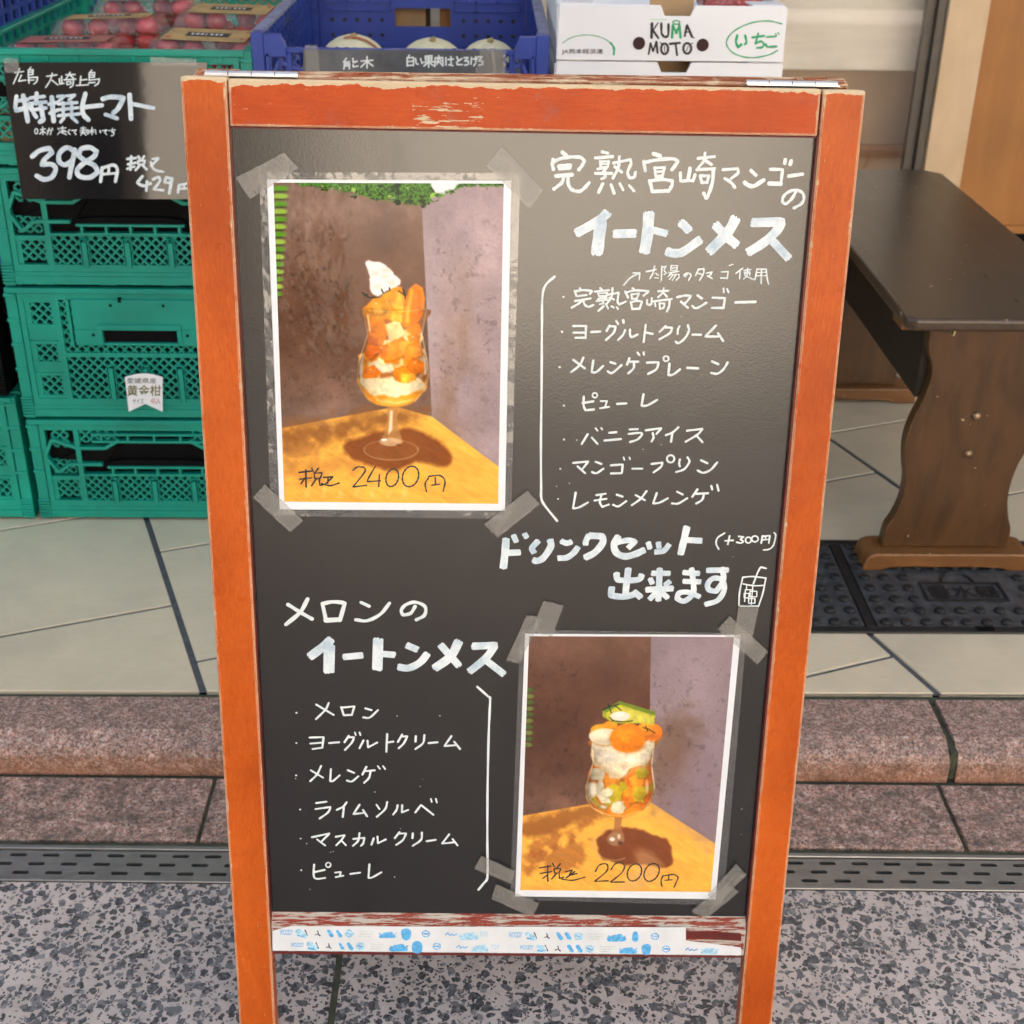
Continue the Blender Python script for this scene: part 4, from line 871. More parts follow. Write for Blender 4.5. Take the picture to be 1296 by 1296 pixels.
def picture_b():
    p = Pic([(205,190),(968,193),(882,1143),(172,1136)])
    scene_bg(p, (660,150,650,800), None, [(150,850),(430,800),(655,790),(920,965),(920,1200),(150,1200)], (116,86,72), (152,134,138), (96,52,30))
    p.poly([(690,250),(960,230),(940,480),(900,640),(840,620),(760,500)], (162,144,150), 120, 40, .5)
    p.poly([(700,480),(830,490),(800,640),(720,760),(660,780),(660,600)], (118,88,66), 90, 60, .6)
    p.poly([(780,640),(900,600),(890,940),(800,880),(700,800)], (150,128,140), 100, 40, .5)
    for k in range(10):
        p.ell(208-k*.8, 380+k*22, 16, 8, (120,140,70) if k % 2 else (80,110,50), .5, .9)
    p.poly([(178,870),(430,800),(600,790),(560,845),(440,850),(330,900),(200,930)], (150,92,42), 30, 20, .8)
    for q in ([(200,960),(300,900),(430,870),(350,930),(250,990)], [(250,1010),(330,960),(420,960),(380,1040),(300,1060)], [(190,1010),(260,990),(240,1060),(180,1060)]): p.poly(q, (165,100,52), 30, 40, .65)
    p.poly([(460,940),(510,900),(600,890),(690,925),(722,945),(742,1030),(700,1045),(640,1040),(560,1030),(480,1010)], (124,66,36), 10, 8, .92)
    p.poly([(600,990),(640,975),(700,1040),(640,1120),(560,1140),(520,1140),(600,1060)], (222,175,130), 30, 10, .45)
    for a0, a1, al in ((60, 290, .55),): p.linep([(522+80*math.cos(R(t)),955+62*math.sin(R(t))) for t in range(a0, a1+1, 10)], (215,175,130), 4, al)
    p.poly([(526,845),(552,845),(548,895),(562,920),(505,925),(520,895)], (170,115,70), 5, 0, .8); p.ell(528,935,32,26,(175,140,110),.3,.75); p.ell(515,935,10,8,(250,240,225),.5,.9); p.ell(540,925,6,10,(240,220,190),.5,.8); p.ell(545,950,10,8,(90,50,30),.6,.7)
    bowl = [(440,560),(446,600),(446,640),(430,690),(418,735),(420,775),(440,812),(480,838),(535,850),(590,842),(640,815),(668,775),(672,735),(662,690),(662,640),(668,600),(672,555)]
    p.poly(bowl, (196,122,44), 5, 0, .9)
    p.poly([(425,780),(480,800),(560,805),(640,790),(660,785),(640,815),(590,842),(535,850),(480,838),(440,812)], (232,140,38), 8, 6)
    p.poly([(470,735),(520,710),(580,715),(610,745),(600,790),(540,805),(490,795)], (200,172,40), 10, 10, 1, .25); p.poly([(610,720),(655,700),(670,745),(640,770)], (190,165,45), 10, 8, .9, .2)
    p.poly([(425,730),(455,720),(475,760),(465,800),(435,790)], (235,222,195), 10, 12, .9); p.poly([(600,760),(660,750),(665,790),(620,805)], (228,110,30), 8, 6, .9)
    p.poly([(440,655),(500,660),(560,690),(620,655),(655,665),(662,720),(610,740),(570,735),(560,690),(530,705),(470,720),(430,705)], (226,118,34), 10, 8, .9, .25); p.poly([(525,700),(560,700),(560,715),(530,715)], (150,60,20), 8, 0, .5)
    p.poly([(440,570),(500,550),(600,570),(665,560),(662,620),(640,650),(600,660),(545,698),(505,685),(470,660),(446,645)], (238,222,188), 6, 8, 1, .10); p.poly([(545,640),(610,610),(640,630),(600,655),(555,660)], (240,205,150), 12, 8, .6)
    p.ell(485,545,56,30,(244,228,198),.1); p.ell(475,540,30,14,(250,242,225),.5,.7)
    p.poly([(460,515),(500,490),(540,498),(530,520),(480,520)], (240,160,40), 6, 4)
    p.ell(575,552,66,52,(238,132,20),.07); p.ell(560,530,35,22,(248,165,60),.7,.6); p.poly([(630,505),(670,508),(693,515),(690,550),(660,565),(640,540)], (238,130,22), 6, 4)
    p.poly([(480,455),(540,420),(675,460),(668,505),(600,495),(520,500),(482,475)], (186,190,45), 5, 4, 1, .22); p.poly([(480,455),(540,420),(675,460),(672,472),(545,432),(485,465)], (120,140,40), 4, 2); p.poly([(560,455),(660,472),(650,498),(580,490)], (216,205,80), 14, 6, .7)
    p.ell(545,472,36,18,(246,240,228),.12)
    for l_ in ([(482,450),(505,440),(540,430)], [(500,430),(510,460)], [(515,490),(560,495),(590,490)], [(630,515),(650,520),(675,535)], [(525,435),(545,450)], [(640,510),(648,528)]): p.linep(l_, (40,52,20), 4, .95)
    p.linep([(440,560),(446,640),(418,735),(420,775),(440,812),(480,838)], (250,215,160), 4, .55); p.linep([(672,560),(662,650),(672,735),(662,780),(640,815)], (255,225,180), 4, .6)
    p.chunks([(436,665),(650,660),(662,720),(655,775),(620,815),(540,838),(470,818),(428,775),(430,710)], 22, [(232,120,30),(240,150,50),(206,176,40),(190,168,44),(240,225,190),(236,132,34)], 20, 40, 11)
    p.poly([(440,572),(500,552),(600,572),(664,562),(660,622),(640,650),(600,660),(548,700),(508,688),(470,660),(446,645)], (246,232,204), 6, 14, .92, .16, rd=True)
    p.ell(560,655,50,10,(236,205,160),.7,.6,.4); p.ell(500,620,30,14,(252,244,228),.8,.7,.4)
    p.poly([(440,600),(470,640),(545,690),(600,655),(650,640),(662,600),(640,660),(600,672),(548,705),(500,690),(455,655)], (206,176,128), 16, 10, .6)
    for cx, cy, rx, ry, c in ((474,528,40,26,(240,158,40)),(668,532,34,32,(236,132,26)),(640,520,30,24,(244,150,40)),(486,548,56,30,(240,224,190)),(572,556,66,50,(240,138,24))):
        p.ell(cx+4,cy+7,rx,ry,(170,96,30),.35,.45); p.ell(cx,cy,rx,ry,c,.12); p.ell(cx-rx*.2,cy-ry*.3,rx*.62,ry*.5,np.minimum(np.array(c)*1.12+16,255),.9,.6); p.ell(cx+rx*.2,cy+ry*.55,rx*.7,ry*.35,np.array(c)*.84,.9,.55)
    n_ = vnoise(p.X, p.Y, .07, 60, 4, .7); m_ = np.clip(1.05-np.hypot((p.X-566)/120, (p.Y-560)/80), 0, 1)*.5
    p.C = p.C*(1+((n_-.5)*m_)[..., None])
    p.poly([(484,458),(542,424),(676,462),(668,506),(600,498),(520,500),(486,474)], (204,196,66), 5, 4, .9, .25, rd=False); p.poly([(500,462),(548,440),(662,474),(656,500),(590,488)], (224,212,104), 16, 8, .7, .2, rd=False)
    p.poly([(484,455),(542,420),(678,460),(674,470),(545,433),(490,464)], (112,136,44), 5, 3, .9, rd=False); p.poly([(484,456),(492,463),(494,484),(486,478)], (150,150,50), 5, 0, .8, rd=False)
    p.ell(545,474,36,17,(238,230,212),.2); p.ell(540,468,20,8,(252,248,240),.8,.7)
    for l_ in ([(482,450),(505,440),(540,430)], [(500,430),(512,462)], [(515,490),(560,495),(590,490)], [(630,515),(650,520),(675,535)], [(525,435),(548,452)], [(640,510),(648,528)], [(505,478),(520,490)]): p.linep(l_, (44,52,22), 3.4, .9)
    p.linep([(440,560),(446,640),(418,735),(420,775),(440,812),(480,838)], (255,225,175), 3, .35); p.linep([(672,560),(662,650),(672,735),(662,780),(640,815)], (255,232,190), 4, .35)
    p.bowl_light(bowl, 545, 130, 560, 852); p.ell(445,745,12,26,(255,248,232),.7,.6); p.ell(645,735,6,24,(255,240,215),.8,.5); p.linep([(452,820),(500,842),(560,846),(620,826)], (255,214,150), 5, .5)
    p.grade(); return p
def tape_strip(px4, map_, parent, h):
    """a torn strip of matt tape with ragged ends"""
    q = [map_(*p) for p in px4]; b = MB(); n = 10; top = []; bot = []
    for k in range(n+1):
        t = k/n; top.append((q[0][0]+(q[1][0]-q[0][0])*t, q[0][1]+(q[1][1]-q[0][1])*t)); bot.append((q[3][0]+(q[2][0]-q[3][0])*t, q[3][1]+(q[2][1]-q[3][1])*t))
    lw = (Vector(q[3])-Vector(q[0])).length
    for row, e in ((top, -1), (bot, 1)):
        for k in range(1, n):
            d = Vector(q[3])-Vector(q[0]); row[k] = (row[k][0]+d.x*e*random.uniform(-.02, .03), row[k][1]+d.y*e*random.uniform(-.02, .03))
    vs = [boardfn(*p, h+random.uniform(0, .0003)) for p in top+bot]
    b.add(vs, [(k, k+1, n+1+k+1, n+1+k) for k in range(n)]); return b.build('tape_strip', M['tape'], parent, recalc=False)
def poster(label, crop, sleeve, paper, image, pic, ink, inkw, inkcrop, tapes, film='film'):
    z = lambda p: uv(*zoomed(*crop)([p])[0])
    root = thing('laminated_picture', label, 'menu picture', tuple(B(*z(paper[3]), -.0075)))
    def sheet(pts, h, name, mat, rnd=0., solid=True):
        q = [Vector(z(p)) for p in pts]; o = []
        if rnd:
            for i in range(4):
                p = q[i]; a = (q[i-1]-p).normalized(); c = (q[(i+1) % 4]-p).normalized()
                for k in range(5): t = k/4; o.append(p + a*rnd*(1-t)**2 + c*rnd*t**2)
        else: o = q
        b = MB()
        if solid: b.prism([tuple(p) for p in o], h, h+.0001, boardfn)
        else: b.add([boardfn(*p, h) for p in o], [tuple(range(len(o)))])
        return b.build(name, mat, root, recalc=solid)
    sheet(sleeve, .0005, 'laminate_sleeve', M['sleeve'], .006, False)
    sheet(paper, .0008, 'print_sheet', M['paper'])
    pc = pic().mesh('printed_picture', [z(p) for p in image], .00095, root, boardfn)
    write(inkcrop, inkw, ink, 'ink', False, lambda u, v, h: tuple(B(u, v, -.0078+.00125+h)), uv, root, 'price_writing', .18)
    sheet(sleeve, .0017, 'laminate_film', M[film], .006, False)
    for k, tp in enumerate(tapes): tape_strip([zoomed(*crop)([p])[0] for p in tp], uv, root, .0020+.0003*k)
    return root
poster('laminated mango parfait photo with price 2400 taped at the upper left of the chalkboard', (290, 170, 2.541),
 [(97,122),(936,124),(906,1237),(134,1226)], [(122,145),(907,149),(887,1209),(163,1205)], [(143,155),(883,158),(865,1187),(178,1180)], picture_a,
 [[(80,118),(150,110)], [(85,155),(150,147)], [(118,105),(120,197)], [(112,150),(92,180)], [(150,95),(162,117)], [(187,95),(170,117)], [(165,122),(207,120),(195,150),(166,150),(165,122)], [(177,150),(150,190)], [(190,150),(195,188),(225,182)], [(215,145),(265,142)], [(240,143),(238,178)], [(265,142),(225,182)], [(205,178),(250,190),(300,176)],
  [(375,107),(400,88),(435,90),(440,115),(375,197),(450,188)], [(497,85),(460,150),(455,168),(525,163)], [(520,130),(516,195)], circ(590,147,34,48,16,-90,-.15), circ(690,140,44,56,16,-90,-.15), [(787,150),(770,180),(777,222)], [(790,140),(850,135),(878,165),(868,222)], ([(825,145),(826,184)],7), ([(805,188),(850,182)],7)], 8.5, (360, 570, 4.32),
 [[(22,140),(178,58),(225,108),(68,207)], [(877,38),(1009,178),(966,238),(828,100)], [(116,1122),(240,1240),(198,1277),(78,1165)], [(958,1143),(1000,1186),(864,1293),(820,1250)]])
poster('laminated melon parfait photo with price 2200 taped at the lower right of the chalkboard', (600, 740, 2.945),
 [(172,166),(1015,180),(928,1193),(134,1172)], [(190,181),(993,186),(899,1170),(153,1159)], [(205,190),(968,193),(882,1143),(172,1136)], picture_b,
 [[(115,137),(185,125)], [(118,172),(190,160)], [(165,120),(166,222)], [(163,182),(135,202)], [(197,108),(207,130)], [(245,110),(225,135)], [(205,142),(247,140),(235,167),(207,168),(205,142)], [(222,170),(190,207)], [(237,170),(240,203),(265,195)], [(277,162),(320,150)], [(318,153),(300,185),(350,172)], [(335,160),(282,200)], [(255,207),(320,215),(400,195)],
  [(465,160),(490,120),(530,110),(545,130),(530,165),(460,222),(545,218)], [(565,147),(590,112),(630,105),(652,125),(630,170),(558,227),(648,225)], circ(712,165,44,54,16,-90,-.2), circ(820,165,46,56,16,-90,-.25), [(892,185),(880,220),(886,255)], [(895,187),(960,178),(988,197),(963,257)], ([(930,182),(925,215)],7), ([(905,215),(950,211)],7)], 8.5, (660, 1070, 4.985),
 [[(258,58),(335,74),(290,190),(213,170)], [(197,108),(252,124),(165,292),(120,276)], [(985,68),(1060,80),(1030,222),(968,190)], [(952,112),(1094,245),(1054,293),(906,160)], [(28,1003),(152,1060),(140,1107),(0,1052)], [(82,1110),(242,1180),(216,1232),(64,1162)], [(975,1033),(1013,1075),(905,1180),(868,1148)], [(940,1105),(985,1136),(864,1236),(808,1206)]], 'shiny_film')
#PART3
# ------------------------------------------------------------------ crates
def halfplane_clip(poly, rect):
    x0, x1, y0, y1 = rect
    for nx, ny, c in ((1, 0, x0), (-1, 0, -x1), (0, 1, y0), (0, -1, -y1)):
        poly = clip(poly, nx, ny, c) if poly else poly
    return poly
def lattice(b, fn, x0, x1, z0, z1, pitch=.0155, wd=.0034, d0=.0, d1=.006):
    """a diagonal plastic grid filling a rectangle; fn(x, z, depth) -> point"""
    for sg in (1, -1):
        dd = d0 + (.0007 if sg > 0 else 0)
        n0 = int(((x0 - sg*z1) if sg > 0 else (x0+z0))/pitch)-1; n1 = int(((x1 - sg*z0) if sg > 0 else (x1+z1))/pitch)+1
        for k in range(n0-1, n1+2):
            c = k*pitch; hw = wd*.7071
            # line x - sg*z = c
            pl = [(c-hw+sg*(z0-.01), z0-.01), (c+hw+sg*(z0-.01), z0-.01), (c+hw+sg*(z1+.01), z1+.01), (c-hw+sg*(z1+.01), z1+.01)]
            pl = halfplane_clip(pl, (x0, x1, z0, z1))
            if len(pl) >= 3: b.prism(pl, dd, d1-(.0007 if sg > 0 else 0), fn)
def crate(style, w_, d_, h_, mat, label, group, open_top=True, lowered=False, rimmat=None, latch='blackp'):
    root = thing('folding_crate', label, 'crate', (0, 0, 0), group)
    W2 = w_/2
    FR = lambda x, z, d: (x, d, z)                    # front wall: depth runs backwards from the front face
    # base
    b = MB(); b.box(-W2+.004, W2-.004, .004, d_-.004, .008, .014)
    for k in range(4): b.box(-W2+.05+k*(w_-.13)/3, -W2+.08+k*(w_-.13)/3, .012, d_-.012, 0, .008)
    b.box(-W2+.012, W2-.012, .0, d_, .014, .028); b.build('base', mat, root, .001, 1)
    # corner posts with ridges
    for sx in (-1, 1):
        for back in (0, 1):
            b = MB(); x0, x1 = (-W2, -W2+.019) if sx < 0 else (W2-.019, W2); y0, y1 = ((-.003, .028) if not back else (d_-.028, d_+.003))
            b.box(x0, x1, y0+.004, y1-.004, .002, h_-.002)
            for q in range(7):
                zz = .006+q*.0055; b.box(x0-.0015, x1+.0015, y0, y1, zz, zz+.0035)
            for q in range(4):
                zz = h_-.012-q*.045
                if zz > .06: b.box(x0-.0015, x1+.0008, y0+.001, y1, zz-.006, zz)
            b.build('corner_post', mat, root, .0008, 1)
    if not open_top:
        b = MB(); b.box(-W2+.022, W2-.022, .018, d_-.022, .016, h_-.006); b.build('shade_core', M['blackp'], root)  # added black core, paints the shade inside a closed crate
    # front wall
    b = MB(); fx0, fx1 = -W2+.021, W2-.021
    zl = h_-.030 if lowered else h_-.004
    bar = lambda x0, x1, z0, z1, d0=.0, d1=.012: b.box(x0, x1, d0, d1, z0, z1)
    bar(fx0, fx1, .028, .040); bar(fx0, fx1, .006, .020, -.002, .010)
    for sx in (-1, 1):
        bar(*sorted((sx*(W2-.021), sx*(W2-.030))), .040, h_-.022)
        bar(*sorted((sx*(W2*.60), sx*(W2*.64))), .040, h_-.022)
    if style == 'plate':
        bar(fx0, fx1, h_-.022, h_-.004)
        zr = h_*.50; bar(-W2*.60, W2*.60, zr-.004, zr+.004)
        lattice(b, FR, -W2*.60, W2*.60, .040, zr-.004, .0165, .0034, .003, .009)
        lattice(b, FR, -W2*.60, W2*.60, zr+.004, h_-.022, .0165, .0034, .003, .009)
        for sx in (-1, 1):
            xs = sorted((sx*(W2-.030), sx*W2*.64))
            for z0, z1 in ((.040, h_*.36), (h_*.42, h_*.60), (h_*.70, h_-.022)):
                lattice(b, FR, xs[0]+.010, xs[1]-.006, z0+.006, z1-.006, .0165, .0034, .004, .010)
                bar(xs[0], xs[1], z1-.006, z1, .002); bar(xs[0], xs[1], z0, z0+.006, .002); bar(xs[0], xs[0]+.010, z0, z1, .003); bar(xs[1]-.006, xs[1], z0, z1, .003)
            bar(xs[0], xs[1], h_*.36, h_*.42, .004); bar(xs[0], xs[1], h_*.60, h_*.70, .005)
    else:
        bar(fx0, fx1, h_-.022, h_-.004) if not lowered else None
        zr = h_*.50
        lattice(b, FR, -W2*.60, W2*.60, .040, zr-.010, .0155, .0034, .003, .009)
        bar(-W2*.60, W2*.60, zr-.012, zr-.008)
        for k in range(5): bar(-W2*.36+k*W2*.18-.002, -W2*.36+k*W2*.18+.002, zr-.008, zr+.006, -.003, .010)
        bar(-W2*.40, W2*.40, zr+.005, zr+.009, -.003, .010); bar(-W2*.40, W2*.40, zr-.009, zr-.006, -.003, .010)
        zt = h_-.046
        bar(-W2*.5, W2*.5, zt, zt+.004, -.002); bar(-W2*.5, W2*.5, zt+.014, zt+.018, -.002)
        for k in range(5): bar(-W2*.42+k*W2*.21-.002, -W2*.42+k*W2*.21+.002, zt+.004, zt+.014, -.001)
        for sx in (-1, 1):
            xs = sorted((sx*(W2-.030), sx*W2*.64))
            lattice(b, FR, xs[0]+.008, xs[1]-.004, .046, h_*.40, .0155, .0034, .004, .010); bar(xs[0], xs[1], h_*.40, h_*.44, .001)
            bar(xs[0], xs[0]+.008, .040, h_*.40, .003); bar(xs[1]-.004, xs[1], .040, h_*.40, .003)
            lattice(b, FR, xs[0]+.006, xs[1]-.004, h_*.46, h_*.60, .0155, .0034, .004, .010)
            lattice(b, FR, xs[0]+.010, xs[1]-.010, h_-.058, h_-.024, .0155, .0034, .004, .010)
            xt = sorted((sx*W2*.60, sx*W2*.30)); lattice(b, FR, xt[0], xt[1], h_-.048, h_-.022, .0155, .0034, .004, .010)
            # zigzag reinforcement round the latch recess
            zz = [(sx*W2*.88, h_*.66), (sx*W2*.82, h_*.80), (sx*W2*.62, h_*.72), (sx*W2*.40, h_*.72), (sx*W2*.28, h_*.80)]
            z2 = [(sx*W2*.88, h_*.62), (sx*W2*.80, h_*.48), (sx*W2*.70, h_*.56), (sx*W2*.44, h_*.56)]
            for poly in (zz, z2):
                for (xa, za), (xb, zb) in zip(poly, poly[1:]):
                    L_ = math.hypot(xb-xa, zb-za); nx, nz = -(zb-za)/L_*.0028, (xb-xa)/L_*.0028
                    b.prism([(xa-nx, za-nz), (xb-nx, zb-nz), (xb+nx, zb+nz), (xa+nx, za+nz)], -.002, .010, FR)
    b.build('front_wall', mat, root, 0)
    # pegs standing in front of the lattice
    for x in ((-W2*.27, W2*.0, W2*.27) if style == 'plate' else (-W2*.36, -W2*.04, W2*.28)):
        b = MB(); zt = .040+(.062 if style == 'plate' else .044)
        b.box(x-.0045, x+.0045, -.004, .003, .036, zt-.004); b.box(x-.0075, x-.0062, -.001, .009, .036, zt); b.box(x+.0062, x+.0075, -.001, .009, .036, zt); b.box(x-.0075, x+.0075, -.001, .009, zt, zt+.0022)
        b.build('peg', mat, root, .0012, 1)
    if style == 'plate':
        b = MB(); pw = W2*.50; z0, z1 = h_*.58, h_-.020
        hx, hz0, hz1 = W2*.285, h_*.60, h_*.70
        for x0, x1, q0, q1 in ((-pw, pw, hz1, z1), (-pw, -hx, z0, hz1), (hx, pw, z0, hz1), (-hx, hx, z0, hz0)): b.box(x0, x1, -.006, .004, q0, q1)
        b.box(-hx-.008, hx+.008, -.010, -.006, hz1, hz1+.010); b.box(-hx-.008, -hx, -.010, -.006, hz0, hz1); b.box(hx, hx+.008, -.010, -.006, hz0, hz1)
        for sx in (-1, 1): b.box(*sorted((sx*(pw+.004), sx*(pw+.010))), -.004, .006, z0-.002, z1)
        b.build('handle_plate', mat, root, .0008, 1)
        b = MB(); b.box(-hx, hx, .0012, .012, hz0, hz1)  # black block in the hand hole paints its dark inside
        for x, z in ((-W2*.2, h_*.88), (W2*.2, h_*.88), (-W2*.36, h_*.66), (W2*.36, h_*.66)): b.lathe([(.0028, 0), (.0028, .004)], (x, -.0066, z), (0, 1, 0), 10)
        b.box(-W2*.14, -W2*.115, -.0064, -.002, h_*.90, h_*.935)
        b.build('handle_hole', M[latch], root)
    elif not lowered:
        b = MB(); b.box(-W2*.80, W2*.80, .011, .016, h_*.52, h_*.80)  # black backing sheet paints the dark recess behind the bracket
        b.prism([(-W2*.40, h_*.53), (W2*.40, h_*.53), (W2*.40, h_*.58), (W2*.26, h_*.60), (-W2*.26, h_*.60), (-W2*.40, h_*.58)], .001, .009, FR)
        for sx in (-1, 1): b.prism([(sx*W2*.78, h_*.60), (sx*W2*.40, h_*.58), (sx*W2*.28, h_*.76), (sx*W2*.40, h_*.70), (sx*W2*.60, h_*.70)], .003, .0105, FR)
        b.build('latch', M[latch], root, .001, 1)
    # side and back walls: ribs, rows of holes, rims
    rm = rimmat or mat
    for sx in (-1, 1):
        b = MB(); xo = sx*W2; xi = sx*(W2-.010); xs = sorted((xo, xi))
        b.box(xs[0], xs[1], .025, d_-.025, .014, .045)
        n = 15
        for k in range(n+1):
            y = .03+(d_-.06)*k/n; b.box(xs[0]+.001, xs[1]-.001, y-.006, y+.006, .045, h_-.008)
        for z in (h_*.40, h_*.62, h_*.72, h_*.84): b.box(xs[0]+.002, xs[1]-.002, .025, d_-.025, z-.004, z+.004)
        b.box(min(xo, xi)+.0035, max(xo, xi)-.0035, .025, d_-.025, .045, h_*.62)
        b.build('side_wall', mat, root, 0)
        b = MB(); xr = sorted((xo+sx*.002, sx*(W2-.016))); b.box(xr[0], xr[1], .024, d_-.024, h_-.008, h_); b.build('side_rim', rm, root, .002)
    b = MB(); b.box(-W2+.02, W2-.02, d_-.012, d_, .014, .05); b.box(-W2+.02, W2-.02, d_-.014, d_+.002, h_-.010, h_)
    if lowered:                                           # solid back wall with a hand hole and punched dots
        hx, z0, z1 = .058, h_*.56, h_*.73
        for x0, x1, q0, q1 in ((-W2+.02, -hx, .05, h_-.010), (hx, W2-.02, .05, h_-.010), (-hx, hx, .05, z0), (-hx, hx, z1, h_-.010)): b.box(x0, x1, d_-.010, d_-.002, q0, q1)
        for sx in (-1, 1):
            b.box(*sorted((sx*.065, sx*.20)), d_-.014, d_-.010, h_*.78, h_*.80); b.box(*sorted((sx*.065, sx*.20)), d_-.014, d_-.010, h_*.70, h_*.715)
            for k in range(4): b.box(*sorted((sx*(.065+.045*k), sx*(.068+.045*k))), d_-.014, d_-.010, h_*.70, h_*.80)
    else:
        lattice(b, FR, -W2+.02, W2-.02, .05, h_-.010, .022, .005, d_-.010, d_-.004)
        for x in (-.35, 0, .35): b.box(W2*x-.006, W2*x+.006, d_-.012, d_-.002, .05, h_-.01)
    b.build('back_wall', mat, root, 0)
    if lowered:
        b = MB()
        for sx in (-1, 1):
            for row, z in enumerate((h_*.36, h_*.48, h_*.62)):
                for k in range(5):
                    b.lathe([(.0042, 0), (.0042, .0012)], (sx*(.085+.026*k), d_-.0112, z), (0, 1, 0), 10)
        b.build('punched_holes', M['ironblk'], root)
    # front rim
    b = MB()
    if lowered:
        xk = W2-.055
        b.box(-xk, xk, -.002, .012, zl, zl+.007); b.box(-xk, xk, -.001, .004, zl-.075, zl-.070)
        for k in range(7): x = -xk+2*xk*k/6; b.box(x-.003, x+.003, .0, .010, zl-.070, zl)
        for sx in (-1, 1):
            xs = sorted((sx*(W2-.001), sx*(W2-.020))); b.box(xs[0], xs[1], -.005, .028, h_-.085, h_)
            b.prism([(sx*(W2-.020), h_-.003), (sx*(W2-.046), h_-.003), (sx*xk, zl+.007), (sx*xk, zl-.006), (sx*(W2-.020), zl-.006)], -.004, .016, FR)
            for x in (xk-.002, W2-.022): b.box(*sorted((sx*x, sx*(x-.006))), -.004, .014, h_-.10, zl)
            b.box(*sorted((sx*xk, sx*(W2-.02))), -.002, .010, h_-.105, h_-.095)
    elif open_top:
        b.box(-W2+.012, W2-.012, -.004, .013, h_-.010, h_-.001)
        for k in range(9): x = -W2+.05+(w_-.1)*k/8; b.box(x-.004, x+.004, -.003, .004, h_-.020, h_-.010)
    else:
        b.box(-W2+.006, W2-.006, -.004, .013, h_-.010, h_-.001)
    b.build('front_rim', mat, root, .001, 1)
    return root
CW, CD, CY = .452, .72, 2.228
CXG = -.607
GRP = 'green folding crates stacked by the shop'
cB = crate('plate', CW, CD, .246, M['green'], 'green folding crate with a central handle plate, behind the small white label', GRP, False)
cB.location = (CXG, CY, .259)
cA = crate('latch', CW, CD, .204, M['green'], 'green crate with black latch on the tiles, bottom of the main stack', GRP, False)
cA.location = (CXG, CY, TZ)
c3 = dup(cA, (CXG+.004, CY, .505), 'green folding crate with a black latch directly below the black tomato price card', GRP)
top = crate('latch', CW+.012, CD, .188, M['green'], 'open green crate at the top of the stack holding the packs of tomatoes', GRP, True)
top.location = (CXG-.004, CY-.002, .709)
LX = -1.072
dup(cB, (LX, CY, TZ), 'green floor crate cut off by the left photo edge beside the main stack', GRP)
cK = crate('latch', CW, CD, .204, M['blackp'], 'black crate at the left edge on top of the cut off green crate', None, False)
cK.location = (LX-.012, CY, TZ+.246)
cBl = crate('latch', CW, CD, .24, M['blue'], 'blue crate at the top left corner beyond the tomato crate', None, False)
cBl.location = (LX+.006, CY+.12, TZ+.246+.204)
dup(cBl, (LX+.006, CY+.12, TZ+.246+.204+.24), 'blue crate behind the left rim of the tomato crate, topmost of its column')
cM = crate('latch', .470, .76, .216, M['blue'], 'open blue crate with a lowered front edge holding three pale melons', None, True, True, M['bluerim'])
cM.location = (-.144, CY, .708)

# display table that carries the melon crate and the cartons
t = thing('display_table', 'plain table under the melon crate and the cartons behind the menu sign', 'table', (.1, 2.6, TZ))
b = MB(); b.box(-.38, .56, CY+.012, CY+.72, .676, .7075); b.build('table_top', M['tan'], t, .002)
for x in (-.34, .50):
    for y in (CY+.05, CY+.66):
        b = MB(); b.box(x, x+.04, y, y+.04, TZ, .676); b.build('leg', M['tan'], t, .002)

# small white label stuck behind a peg of the second crate
t = thing('paper_label', 'small white origin label with black print tucked behind a peg of the second green crate', 'label', tuple(at_y(185, 500, CY-.008)))
def lab(x, y, dz=0.):
    P_ = at_y(x, y, CY-.011); bow = .004*math.sin((x-158)/48*math.pi)
    return (P_.x, P_.y-dz+bow*0, P_.z)
b = MB(); top_ = [(158+48*k/8, 477-4.5*math.sin(math.pi*k/8)) for k in range(9)]; bot_ = [(206, 521), (184, 511), (163, 521)]
b.prism([tuple(p) for p in top_+bot_], 0, .0006, lambda x, y, d: lab(x, y, d)); b.build('label_paper', M['paper'], t)
tg = plain('olive print ink', (.16, .14, .02), .6, .1); tr = plain('red print ink', (.5, .06, .06), .6, .1)
lf = lambda u, v, h: lab(u, v, .0010+h)
b = MB(); put_text(b, '愛媛県産', 161, 478, 198, 485, lf); b.build('print', M['cblack'], t, recalc=False)
b = MB(); put_text(b, '黄金柑', 161, 487, 204, 501, lf, offset=.012); b.build('print', tg, t, recalc=False)
b = MB(); put_text(b, 'サイズ', 168, 504, 182, 511, lf); b.box(165, 183, -1, -1.0, 0, 0) if False else None; b.build('print', M['cblack'], t, recalc=False)
b = MB(); put_text(b, '45入', 191, 503, 203, 511, lf); b.build('print', tr, t, recalc=False)

# ------------------------------------------------------------------ black price card on the tomato crate
CYP = CY-.013
card = thing('price_card', 'black glossy price card with white handwritten tomato price on the front of the green crates', 'price card', tuple(at_y(30, 252, CYP)))
def card_map(x, y): return (x, y)
def cardp(x, y, h=0.):
    out = .004 + .034*(y-79)/173 + .013*(1-max(0, (x-120)/135)**2)
    P_ = at_y(x, y, CYP-out-h); return tuple(P_)
b = MB(); n = 14
colx = lambda k, y: (3+(25*(y-79)/172)) + (262-(3+(25*(y-79)/172)))*k/n
for hh in (0., -.0012):
    vs = [cardp(colx(k, y), y, hh) for y in (79, 166, 252) for k in range(n+1)]
    fs = [(j*(n+1)+k, j*(n+1)+k+1, (j+1)*(n+1)+k+1, (j+1)*(n+1)+k) for j in range(2) for k in range(n)]
    b.add(vs, fs)
o = b.build('card_sheet', M['card'], card, smooth=True)
b = MB()
